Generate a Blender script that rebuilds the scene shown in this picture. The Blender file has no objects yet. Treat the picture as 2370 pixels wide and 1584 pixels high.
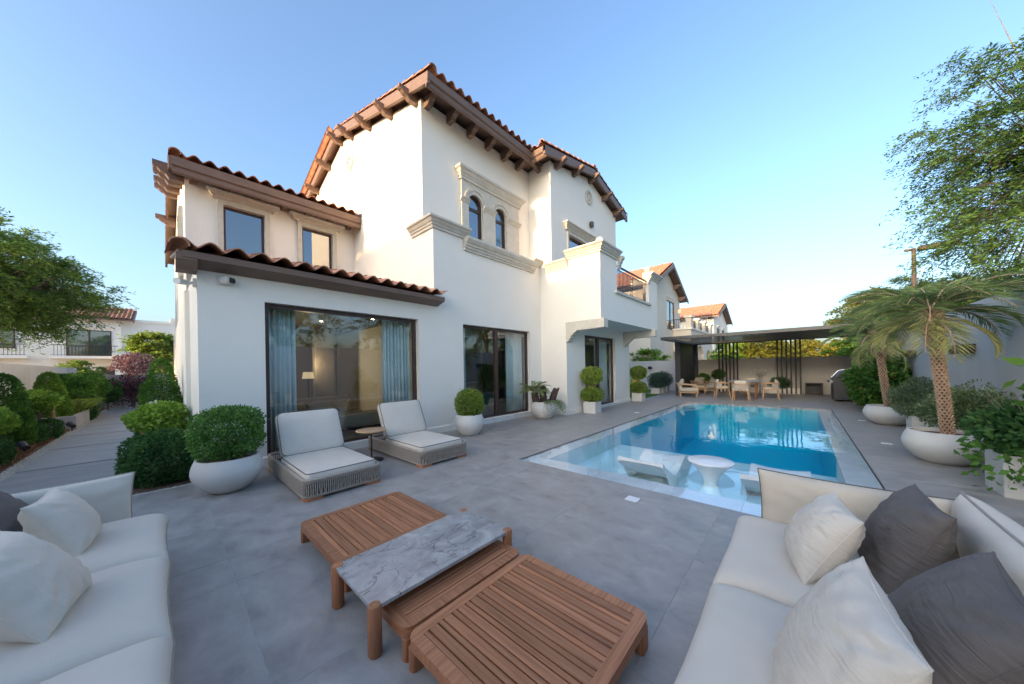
import bpy, bmesh, math, random
import numpy as np
from mathutils import Vector, Matrix, noise
from mathutils.geometry import tessellate_polygon

random.seed(7); RNG = np.random.default_rng(7)
SC = bpy.context.scene
COL = SC.collection
R = math.radians
PI = math.pi

# ------------------------------------------------------------------ camera
YAW, ROLL, EYE = R(42.2), R(-1.0), 1.5
fw = Vector((math.cos(YAW), math.sin(YAW), 0)); rt = Vector((math.sin(YAW), -math.cos(YAW), 0)); up = Vector((0, 0, 1))
rt2 = rt * math.cos(ROLL) + up * math.sin(ROLL); up2 = up * math.cos(ROLL) - rt * math.sin(ROLL)
cam = bpy.data.cameras.new('camera'); camo = bpy.data.objects.new('camera', cam); COL.objects.link(camo)
M = Matrix((rt2, up2, -fw)).transposed().to_4x4(); M.translation = (0, 0, EYE); camo.matrix_world = M
cam.sensor_width = 36; cam.lens = 734.84 / 2370 * 36; cam.shift_y = 59.9 / 2370
cam.clip_start = 0.05; cam.clip_end = 3000
SC.camera = camo

# ------------------------------------------------------------------ sky, sun, exposure
SUN_AZ, SUN_EL = R(178), R(12)          # azimuth from +x towards +y
sd = Vector((math.cos(SUN_AZ) * math.cos(SUN_EL), math.sin(SUN_AZ) * math.cos(SUN_EL), math.sin(SUN_EL)))
W = bpy.data.worlds.new('World'); SC.world = W; W.use_nodes = True
wn = W.node_tree; bg = wn.nodes['Background']
sky = wn.nodes.new('ShaderNodeTexSky'); sky.sky_type = 'NISHITA'; sky.sun_disc = False
sky.sun_elevation = SUN_EL; sky.sun_rotation = PI / 2 - SUN_AZ
sky.altitude = 10; sky.air_density = 1.0; sky.dust_density = 4.0; sky.ozone_density = 2.8
wn.links.new(sky.outputs[0], bg.inputs[0]); bg.inputs[1].default_value = 0.15
sl = bpy.data.lights.new('sun', 'SUN'); sl.energy = 2.0; sl.angle = R(0.53); sl.color = (1.0, 0.66, 0.33)
so = bpy.data.objects.new('sun', sl); COL.objects.link(so)
so.rotation_euler = sd.to_track_quat('Z', 'Y').to_euler(); so.location = (-20, 0, 30)
vs = SC.view_settings; vs.view_transform = 'Standard'; vs.look = 'None'; vs.gamma = 1; vs.exposure = 1.95
vs.use_curve_mapping = False
SC.render.engine = 'CYCLES'
cy = SC.cycles; cy.use_denoising = True
try: cy.denoiser = 'OPENIMAGEDENOISE'
except Exception: pass
cy.max_bounces = 9; cy.transparent_max_bounces = 24; cy.glossy_bounces = 5; cy.diffuse_bounces = 4
cy.caustics_reflective = False; cy.caustics_refractive = False; cy.sample_clamp_indirect = 6

# ------------------------------------------------------------------ materials
def new_mat(name):
    m = bpy.data.materials.new(name); m.use_nodes = True; nt = m.node_tree
    return m, nt, nt.nodes['Principled BSDF']

def N(nt, typ, **kw):
    n = nt.nodes.new(typ)
    for k, v in kw.items():
        if k in n.inputs.keys() if hasattr(n.inputs, 'keys') else False: n.inputs[k].default_value = v
        else: setattr(n, k, v)
    return n

def ramp(nt, stops):
    r = nt.nodes.new('ShaderNodeValToRGB'); e = r.color_ramp.elements
    while len(e) < len(stops): e.new(0.5)
    for i, (p, c) in enumerate(stops):
        e[i].position = p; e[i].color = (*c, 1) if len(c) == 3 else c
    return r

def coords(nt, scale=(1, 1, 1), rand=True, world=False):
    tc = nt.nodes.new('ShaderNodeTexCoord'); mp = nt.nodes.new('ShaderNodeMapping')
    mp.inputs['Scale'].default_value = scale
    if world:
        g = nt.nodes.new('ShaderNodeNewGeometry'); nt.links.new(g.outputs['Position'], mp.inputs[0])
    else:
        nt.links.new(tc.outputs['Object'], mp.inputs[0])
    if rand:
        oi = nt.nodes.new('ShaderNodeObjectInfo'); ml = nt.nodes.new('ShaderNodeMath'); ml.operation = 'MULTIPLY'; ml.inputs[1].default_value = 37.0
        nt.links.new(oi.outputs['Random'], ml.inputs[0]); nt.links.new(ml.outputs[0], mp.inputs['Location'])
    return mp.outputs[0]

def stone(name, stops, scale=2.0, rough=0.6, bump=0.1, bscale=60, detail=8, stretch=(1, 1, 1), rand=True, world=False, vary=0.0, metal=0.0, coat=0.0, rvar=0.0, dist=0.0, spec=0.5):
    m, nt, b = new_mat(name)
    c = coords(nt, stretch, rand, world)
    n = nt.nodes.new('ShaderNodeTexNoise'); n.inputs['Scale'].default_value = scale; n.inputs['Detail'].default_value = detail; n.inputs['Roughness'].default_value = 0.6; n.inputs['Distortion'].default_value = dist
    nt.links.new(c, n.inputs['Vector'])
    r = ramp(nt, stops); nt.links.new(n.outputs['Fac'], r.inputs[0])
    col = r.outputs[0]
    if vary:
        oi = nt.nodes.new('ShaderNodeObjectInfo'); mr = nt.nodes.new('ShaderNodeMapRange')
        mr.inputs['To Min'].default_value = 1 - vary; mr.inputs['To Max'].default_value = 1 + vary
        nt.links.new(oi.outputs['Random'], mr.inputs[0])
        hs = nt.nodes.new('ShaderNodeHueSaturation'); nt.links.new(mr.outputs[0], hs.inputs['Value']); nt.links.new(col, hs.inputs['Color']); col = hs.outputs[0]
    nt.links.new(col, b.inputs['Base Color'])
    b.inputs['Roughness'].default_value = rough; b.inputs['Metallic'].default_value = metal; b.inputs['Coat Weight'].default_value = coat
    b.inputs['Specular IOR Level'].default_value = spec
    if rvar:
        mr = nt.nodes.new('ShaderNodeMapRange'); mr.inputs['From Min'].default_value = 0.3; mr.inputs['From Max'].default_value = 0.7
        mr.inputs['To Min'].default_value = rough - rvar; mr.inputs['To Max'].default_value = rough + rvar
        nt.links.new(n.outputs['Fac'], mr.inputs[0]); nt.links.new(mr.outputs[0], b.inputs['Roughness'])
    if bump:
        n2 = nt.nodes.new('ShaderNodeTexNoise'); n2.inputs['Scale'].default_value = bscale; n2.inputs['Detail'].default_value = 4; nt.links.new(c, n2.inputs['Vector'])
        bp = nt.nodes.new('ShaderNodeBump'); bp.inputs['Strength'].default_value = bump; bp.inputs['Distance'].default_value = 0.01
        nt.links.new(n2.outputs['Fac'], bp.inputs['Height']); nt.links.new(bp.outputs[0], b.inputs['Normal'])
    return m

def flat2(c, k=0.12):
    return [(0.3, tuple(x * (1 - k) for x in c)), (0.7, tuple(min(1, x * (1 + k)) for x in c))]

MT = {}
MT['stucco'] = stone('white_stucco', [(0.3, (0.84, 0.785, 0.695)), (0.7, (0.875, 0.825, 0.74))], 1.1, 0.85, 0.5, 28, rand=False)
MT['stucco_cream'] = stone('cream_stucco', [(0.3, (0.66, 0.585, 0.475)), (0.7, (0.73, 0.655, 0.54))], 0.7, 0.85, 0.2, 90, rand=False)
MT['grey_wall'] = stone('grey_render', [(0.25, (0.50, 0.48, 0.46)), (0.75, (0.61, 0.585, 0.56))], 0.9, 0.75, 0.15, 40, stretch=(1.5, 1.5, 0.25), rand=False)
MT['trim'] = stone('limestone_trim', [(0.3, (0.54, 0.50, 0.42)), (0.7, (0.65, 0.605, 0.52))], 5, 0.8, 0.3, 80)
MT['eave'] = stone('brown_painted_timber', [(0.3, (0.155, 0.096, 0.069)), (0.7, (0.205, 0.130, 0.096))], 2.5, 0.55, 0.25, 40, stretch=(1, 1, 4))
MT['frame'] = stone('dark_brown_frame', flat2((0.060, 0.032, 0.027)), 6, 0.4, 0.05, 60)
MT['tile'] = stone('terracotta', [(0.25, (0.30, 0.125, 0.07)), (0.5, (0.49, 0.22, 0.125)), (0.8, (0.60, 0.33, 0.21))], 5, 0.75, 0.4, 60, vary=0.3)
MT['deck'] = stone('grey_porcelain', [(0.25, (0.225, 0.205, 0.185)), (0.45, (0.325, 0.297, 0.27)), (0.58, (0.37, 0.34, 0.308)), (0.77, (0.455, 0.419, 0.381))], 4.2, 0.5, 0.15, 45, stretch=(1.25, 0.85, 1), rvar=0.12, vary=0.05, detail=12, dist=0.35)
MT['grout'] = stone('joint_grout', flat2((0.37, 0.355, 0.335)), 20, 0.9, 0.1)
MT['slab'] = stone('path_slate', [(0.3, (0.26, 0.252, 0.248)), (0.6, (0.34, 0.33, 0.325)), (0.8, (0.41, 0.40, 0.395))], 2.2, 0.55, 0.15, 30, stretch=(0.7, 2.0, 1), vary=0.08, dist=0.6)
MT['soil'] = stone('garden_soil', [(0.3, (0.10, 0.055, 0.035)), (0.7, (0.23, 0.13, 0.085))], 14, 0.95, 0.8, 60, rand=False)
MT['sand'] = stone('sandy_ground', [(0.3, (0.30, 0.25, 0.19)), (0.7, (0.42, 0.36, 0.28))], 0.3, 0.95, 0.3, 10, rand=False)
MT['gravel'] = stone('pale_gravel', [(0.3, (0.40, 0.37, 0.31)), (0.7, (0.72, 0.69, 0.62))], 60, 0.85, 0.2, 60, vary=0.15)
MT['lawn'] = stone('lawn_turf', [(0.3, (0.05, 0.10, 0.02)), (0.7, (0.12, 0.21, 0.045))], 30, 0.9, 0.6, 200, rand=False)
MT['border'] = stone('white_marble_border', [(0.3, (0.62, 0.62, 0.61)), (0.7, (0.78, 0.78, 0.77))], 3, 0.25, 0.03, 30)
MT['pool_tile'] = stone('blue_mosaic', [(0.3, (0.02, 0.56, 0.70)), (0.7, (0.04, 0.66, 0.80))], 30, 0.35, 0.1, 40, rand=False)
MT['shelf'] = stone('white_pool_plaster', [(0.3, (0.72, 0.75, 0.75)), (0.7, (0.82, 0.84, 0.83))], 4, 0.5, 0.05, 40, rand=False)
MT['white_plastic'] = stone('white_resin', flat2((0.80, 0.80, 0.79), 0.02), 3, 0.35, 0.03, 30)
MT['pot'] = stone('cream_concrete_pot', [(0.3, (0.60, 0.575, 0.525)), (0.7, (0.68, 0.655, 0.605))], 3, 0.6, 0.1, 60)
MT['teak'] = stone('oiled_teak', [(0.2, (0.28, 0.105, 0.045)), (0.5, (0.41, 0.165, 0.075)), (0.8, (0.52, 0.24, 0.12))], 3.0, 0.5, 0.2, 30, stretch=(14, 14, 14), vary=0.18)
for ax_, st_ in (('x', (2.2, 55, 55)), ('y', (55, 2.2, 55)), ('z', (55, 55, 2.2))):
    MT['teak_' + ax_] = stone('oiled_teak_' + ax_, [(0.25, (0.215, 0.080, 0.033)), (0.45, (0.345, 0.138, 0.060)), (0.58, (0.41, 0.172, 0.08)), (0.8, (0.49, 0.225, 0.112))], 1.0, 0.5, 0.15, 1.5, stretch=st_, vary=0.22, detail=6)
MT['oak'] = stone('light_oak', [(0.2, (0.40, 0.235, 0.12)), (0.8, (0.58, 0.38, 0.225))], 4, 0.5, 0.15, 30, stretch=(3, 3, 3), vary=0.1)
MT['rope'] = stone('taupe_rope', [(0.3, (0.33, 0.275, 0.22)), (0.7, (0.45, 0.385, 0.315))], 40, 0.85, 0.4, 200)
MT['fabric'] = stone('off_white_fabric', [(0.3, (0.63, 0.56, 0.47)), (0.7, (0.68, 0.61, 0.515))], 3, 0.9, 0.25, 420, rand=True)
MT['fabric_w'] = stone('linen_white_fabric', [(0.3, (0.65, 0.575, 0.48)), (0.7, (0.715, 0.64, 0.54))], 3, 0.9, 0.3, 380, rand=True)
MT['fabric_d'] = stone('slate_grey_fabric', [(0.3, (0.118, 0.102, 0.093)), (0.7, (0.15, 0.13, 0.119))], 3, 0.9, 0.3, 420, rand=True)
def creased(src, name, k):
    m = MT[src].copy(); m.name = name; nt = m.node_tree; b = nt.nodes['Principled BSDF']
    tc = nt.nodes.new('ShaderNodeTexCoord'); mp = nt.nodes.new('ShaderNodeMapping'); mp.inputs['Scale'].default_value = (2.2, 11, 2.2); mp.inputs['Rotation'].default_value = (0, 0, 0.6)
    nt.links.new(tc.outputs['Object'], mp.inputs[0])
    n = nt.nodes.new('ShaderNodeTexNoise'); n.inputs['Scale'].default_value = 2.2; n.inputs['Detail'].default_value = 3; n.inputs['Distortion'].default_value = 1.4; nt.links.new(mp.outputs[0], n.inputs['Vector'])
    bp = nt.nodes.new('ShaderNodeBump'); bp.inputs['Strength'].default_value = k; bp.inputs['Distance'].default_value = 0.03; nt.links.new(n.outputs['Fac'], bp.inputs['Height'])
    old = [q for q in nt.nodes if q.type == 'BUMP' and q != bp]
    if old: nt.links.new(old[0].outputs[0], bp.inputs['Normal'])
    nt.links.new(bp.outputs[0], b.inputs['Normal']); return m
MT['pillow_w'] = creased('fabric_w', 'creased_cream_cloth', 0.28); MT['pillow_d'] = creased('fabric_d', 'creased_taupe_cloth', 0.45)
MT['fabric_b'] = stone('beige_fabric', [(0.3, (0.52, 0.45, 0.36)), (0.7, (0.60, 0.53, 0.43))], 3, 0.9, 0.3, 300)
MT['piping'] = stone('taupe_piping', flat2((0.13, 0.115, 0.10)), 20, 0.9, 0)
MT['piping_w'] = stone('pale_piping', flat2((0.36, 0.32, 0.27)), 20, 0.9, 0)
MT['black'] = stone('black_metal', flat2((0.018, 0.018, 0.02)), 6, 0.45, 0.05, 60)
MT['char'] = stone('charcoal_metal', flat2((0.045, 0.045, 0.05)), 4, 0.45, 0.05, 60)
MT['pergola'] = stone('grey_aluminium', flat2((0.075, 0.074, 0.075)), 3, 0.45, 0.03, 40)
MT['steel'] = stone('brushed_steel', flat2((0.60, 0.60, 0.60)), 8, 0.25, 0.05, 60, metal=1.0)
MT['white_metal'] = stone('white_housing', flat2((0.72, 0.70, 0.66)), 5, 0.45, 0)
MT['curtain'] = stone('sheer_curtain', [(0.3, (0.74, 0.78, 0.78)), (0.7, (0.84, 0.87, 0.86))], 2, 0.9, 0.1, 200)
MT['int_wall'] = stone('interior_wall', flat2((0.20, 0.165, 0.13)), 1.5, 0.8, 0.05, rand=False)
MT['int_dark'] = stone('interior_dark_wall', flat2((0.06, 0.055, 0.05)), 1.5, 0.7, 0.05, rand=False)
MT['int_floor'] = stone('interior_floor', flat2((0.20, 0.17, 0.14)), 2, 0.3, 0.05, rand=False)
MT['int_sofa'] = stone('tan_upholstery', flat2((0.42, 0.30, 0.18)), 6, 0.85, 0.2, 100)
MT['bark'] = stone('grey_bark', [(0.3, (0.13, 0.10, 0.075)), (0.7, (0.27, 0.22, 0.17))], 12, 0.9, 0.8, 40, stretch=(1, 1, 0.3), rand=False)
MT['twig'] = stone('dark_twig', flat2((0.075, 0.06, 0.045)), 10, 0.9, 0)
MT['palm_bark'] = stone('palm_boot', [(0.3, (0.36, 0.22, 0.13)), (0.7, (0.60, 0.42, 0.28))], 20, 0.85, 0.6, 60, vary=0.1)
MT['cycad_bark'] = stone('cycad_bark', [(0.3, (0.055, 0.032, 0.025)), (0.7, (0.14, 0.085, 0.065))], 25, 0.9, 0.8, 60)
MT['bronze'] = stone('bronze_metal', flat2((0.33, 0.20, 0.11)), 5, 0.45, 0.05)
MT['floor_light'] = stone('frosted_white_lens', flat2((0.80, 0.80, 0.80), 0.03), 5, 0.35, 0)
MT['green_plastic'] = stone('green_plastic', flat2((0.25, 0.62, 0.02)), 5, 0.4, 0)
MT['orange_plastic'] = stone('orange_plastic', flat2((0.75, 0.35, 0.10)), 5, 0.4, 0)
MT['stone_top'] = stone('grey_sintered_top', flat2((0.30, 0.31, 0.32)), 6, 0.35, 0.05)
MT['concrete'] = stone('grey_planter_render', flat2((0.40, 0.385, 0.375)), 3, 0.7, 0.1, 50, rand=False)

# grey marble with dark veins
def marble():
    m, nt, b = new_mat('veined_grey_marble')
    c = coords(nt, (1, 1, 1), False)
    n1 = nt.nodes.new('ShaderNodeTexNoise'); n1.inputs['Scale'].default_value = 5; n1.inputs['Detail'].default_value = 10; n1.inputs['Distortion'].default_value = 1.2; nt.links.new(c, n1.inputs['Vector'])
    r1 = ramp(nt, [(0.25, (0.20, 0.20, 0.20)), (0.5, (0.34, 0.335, 0.33)), (0.75, (0.48, 0.47, 0.45))]); nt.links.new(n1.outputs['Fac'], r1.inputs[0])
    out = r1.outputs[0]
    for sc, wd, dk, sk in ((1.9, 0.009, 0.85, (1, 2.1, 1)), (4.3, 0.008, 0.5, (1.4, 1, 1))):
        mp = nt.nodes.new('ShaderNodeMapping'); mp.inputs['Scale'].default_value = sk; mp.inputs['Rotation'].default_value = (0, 0, 0.5); nt.links.new(c, mp.inputs[0])
        n2 = nt.nodes.new('ShaderNodeTexNoise'); n2.inputs['Scale'].default_value = sc; n2.inputs['Detail'].default_value = 6; n2.inputs['Distortion'].default_value = 0.7; nt.links.new(mp.outputs[0], n2.inputs['Vector'])
        s = nt.nodes.new('ShaderNodeMath'); s.operation = 'SUBTRACT'; s.inputs[1].default_value = 0.5; nt.links.new(n2.outputs['Fac'], s.inputs[0])
        a = nt.nodes.new('ShaderNodeMath'); a.operation = 'ABSOLUTE'; nt.links.new(s.outputs[0], a.inputs[0])
        r2 = ramp(nt, [(0.0, (dk, dk, dk)), (wd, (0, 0, 0))]); nt.links.new(a.outputs[0], r2.inputs[0])
        mx = nt.nodes.new('ShaderNodeMix'); mx.data_type = 'RGBA'; nt.links.new(r2.outputs[0], mx.inputs[0]); nt.links.new(out, mx.inputs[6]); mx.inputs[7].default_value = (0.055, 0.05, 0.047, 1)
        out = mx.outputs[2]
    nt.links.new(out, b.inputs['Base Color']); b.inputs['Roughness'].default_value = 0.35
    return m
MT['marble'] = marble()

def glass(name, ior=1.6, tint=(0.86, 0.92, 0.92)):
    m = bpy.data.materials.new(name); m.use_nodes = True; nt = m.node_tree; nt.nodes.clear()
    o = nt.nodes.new('ShaderNodeOutputMaterial'); mx = nt.nodes.new('ShaderNodeMixShader'); t = nt.nodes.new('ShaderNodeBsdfTransparent'); g = nt.nodes.new('ShaderNodeBsdfGlossy'); f = nt.nodes.new('ShaderNodeFresnel')
    f.inputs[0].default_value = ior; g.inputs['Roughness'].default_value = 0.0; t.inputs[0].default_value = (*tint, 1); g.inputs[0].default_value = (0.95, 0.97, 1, 1)
    ge = nt.nodes.new('ShaderNodeNewGeometry'); inv = nt.nodes.new('ShaderNodeMath'); inv.operation = 'SUBTRACT'; inv.inputs[0].default_value = 1.0; nt.links.new(ge.outputs['Backfacing'], inv.inputs[1])
    fm = nt.nodes.new('ShaderNodeMath'); fm.operation = 'MULTIPLY'; nt.links.new(f.outputs[0], fm.inputs[0]); nt.links.new(inv.outputs[0], fm.inputs[1]); nt.links.new(fm.outputs[0], mx.inputs[0])
    nt.links.new(t.outputs[0], mx.inputs[1]); nt.links.new(g.outputs[0], mx.inputs[2]); nt.links.new(mx.outputs[0], o.inputs[0])
    return m
MT['glass'] = glass('window_glass', 2.3)
MT['glass_up'] = glass('coated_window_glass', 3.2, (0.5, 0.55, 0.6))

def water():
    m = glass('pool_water', 1.33, (0.97, 0.99, 1.0)); nt = m.node_tree
    g = [n for n in nt.nodes if n.type == 'BSDF_GLOSSY'][0]; f = [n for n in nt.nodes if n.type == 'FRESNEL'][0]; o = [n for n in nt.nodes if n.type == 'OUTPUT_MATERIAL'][0]
    c = coords(nt, (1, 1, 1), False, True)
    n1 = nt.nodes.new('ShaderNodeTexNoise'); n1.inputs['Scale'].default_value = 5.5; n1.inputs['Detail'].default_value = 2; nt.links.new(c, n1.inputs['Vector'])
    n2 = nt.nodes.new('ShaderNodeTexNoise'); n2.inputs['Scale'].default_value = 0.9; n2.inputs['Detail'].default_value = 2; nt.links.new(c, n2.inputs['Vector'])
    r = ramp(nt, [(0.42, (0.08, 0.08, 0.08)), (0.62, (1, 1, 1))]); nt.links.new(n2.outputs['Fac'], r.inputs[0])
    ml = nt.nodes.new('ShaderNodeMath'); ml.operation = 'MULTIPLY'; nt.links.new(n1.outputs['Fac'], ml.inputs[0]); nt.links.new(r.outputs[0], ml.inputs[1])
    bp = nt.nodes.new('ShaderNodeBump'); bp.inputs['Strength'].default_value = 0.12; bp.inputs['Distance'].default_value = 0.03; nt.links.new(ml.outputs[0], bp.inputs['Height'])
    nt.links.new(bp.outputs[0], g.inputs['Normal']); nt.links.new(bp.outputs[0], f.inputs['Normal'])
    va = nt.nodes.new('ShaderNodeVolumeAbsorption'); va.inputs['Color'].default_value = (0.0, 0.87, 0.965, 1); va.inputs['Density'].default_value = 0.26
    nt.links.new(va.outputs[0], o.inputs['Volume'])
    return m
MT['water'] = water()

def emis(name, col, s):
    m = bpy.data.materials.new(name); m.use_nodes = True; b = m.node_tree.nodes['Principled BSDF']
    b.inputs['Base Color'].default_value = (*col, 1); b.inputs['Emission Color'].default_value = (*col, 1); b.inputs['Emission Strength'].default_value = s
    return m
MT['lamp_on'] = emis('lit_lamp', (1.0, 0.72, 0.42), 0.15)
MT['downlight'] = emis('lit_downlight', (1.0, 0.82, 0.6), 8)

def leaf(name, dark, mid, light, trans=0.35, rough=0.62):
    m, nt, b = new_mat(name)
    at = nt.nodes.new('ShaderNodeAttribute'); at.attribute_name = 'tint'
    r = ramp(nt, [(0.0, dark), (0.5, mid), (1.0, light)]); nt.links.new(at.outputs['Fac'], r.inputs[0])
    nt.links.new(r.outputs[0], b.inputs['Base Color']); b.inputs['Roughness'].default_value = rough; b.inputs['Specular IOR Level'].default_value = 0.15
    t = nt.nodes.new('ShaderNodeBsdfTranslucent'); nt.links.new(r.outputs[0], t.inputs[0])
    mx = nt.nodes.new('ShaderNodeMixShader'); mx.inputs[0].default_value = trans
    o = nt.nodes['Material Output']; nt.links.new(b.outputs[0], mx.inputs[1]); nt.links.new(t.outputs[0], mx.inputs[2]); nt.links.new(mx.outputs[0], o.inputs[0])
    return m
MT['lf_box'] = leaf('boxwood_leaf', (0.065, 0.145, 0.032), (0.123, 0.261, 0.058), (0.232, 0.406, 0.102))
MT['lf_boxy'] = leaf('yellow_box_leaf', (0.109, 0.174, 0.029), (0.246, 0.341, 0.058), (0.435, 0.493, 0.123))
MT['lf_dark'] = leaf('dark_shrub_leaf', (0.029, 0.08, 0.026), (0.065, 0.152, 0.043), (0.131, 0.246, 0.072))
MT['lf_mid'] = leaf('garden_leaf', (0.051, 0.131, 0.026), (0.109, 0.239, 0.043), (0.232, 0.392, 0.072))
MT['lf_lime'] = leaf('lime_leaf', (0.131, 0.232, 0.036), (0.246, 0.406, 0.058), (0.435, 0.58, 0.109))
MT['lf_tree'] = leaf('feathery_leaf', (0.056, 0.118, 0.03), (0.128, 0.23, 0.049), (0.269, 0.404, 0.085), 0.45)
MT['lf_treed'] = leaf('dusky_feathery_leaf', (0.034, 0.077, 0.025), (0.072, 0.153, 0.041), (0.144, 0.282, 0.057), 0.4)
MT['lf_yel'] = leaf('golden_leaf', (0.125, 0.15, 0.029), (0.251, 0.268, 0.052), (0.418, 0.386, 0.082), 0.45)
MT['lf_olive'] = leaf('olive_leaf', (0.102, 0.152, 0.072), (0.189, 0.254, 0.123), (0.334, 0.406, 0.203), 0.3)
MT['lf_palm'] = leaf('palm_leaflet', (0.13, 0.188, 0.062), (0.222, 0.301, 0.106), (0.493, 0.451, 0.174), 0.35)
MT['lf_purple'] = leaf('purple_leaf', (0.13, 0.065, 0.08), (0.27, 0.15, 0.18), (0.45, 0.28, 0.32), 0.35)
MT['lf_blue'] = leaf('rosemary_leaf', (0.029, 0.058, 0.043), (0.065, 0.116, 0.087), (0.123, 0.203, 0.145), 0.2)
MT['lf_var'] = leaf('variegated_leaf', (0.072, 0.123, 0.051), (0.189, 0.261, 0.109), (0.551, 0.609, 0.348), 0.3)
MT['petal_pink'] = leaf('pink_petal', (0.5, 0.05, 0.22), (0.6, 0.08, 0.3), (0.7, 0.2, 0.4), 0.4)
MT['petal_white'] = leaf('white_petal', (0.6, 0.58, 0.52), (0.75, 0.73, 0.68), (0.8, 0.8, 0.76), 0.3)
MT['petal_orange'] = leaf('orange_petal', (0.7, 0.25, 0.05), (0.75, 0.35, 0.1), (0.8, 0.5, 0.2), 0.3)
MT['grass_red'] = leaf('russet_groundcover', (0.14, 0.07, 0.04), (0.27, 0.13, 0.08), (0.38, 0.26, 0.13), 0.3)

# ------------------------------------------------------------------ builders
ORG = {}
def thing(name, label, cat, loc=(0, 0, 0), rz=0.0, group=None, world=False):
    o = bpy.data.objects.new(name, None); o.empty_display_size = 0.1; COL.objects.link(o)
    o.location = loc; o.rotation_euler = (0, 0, rz); tag(o, label, cat, group)
    if world: ORG[o.name] = Vector(loc)
    return o
def tag(o, label, cat=None, group=None):
    o['label'] = label
    if cat: o['category'] = cat
    if group: o['group'] = group
    return o
def struct(o): o['kind'] = 'structure'; return o
def stuff(o): o['kind'] = 'stuff'; return o

def copy_thing(root, loc, rz, label=None, group=None):
    def cp(o, par):
        c = o.copy(); COL.objects.link(c)
        if par is not None: c.parent = par
        for k in list(o.children): cp(k, c)
        return c
    c = cp(root, None); c.location = loc; c.rotation_euler = (0, 0, rz)
    if label: c['label'] = label
    if group: c['group'] = group
    return c

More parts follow.
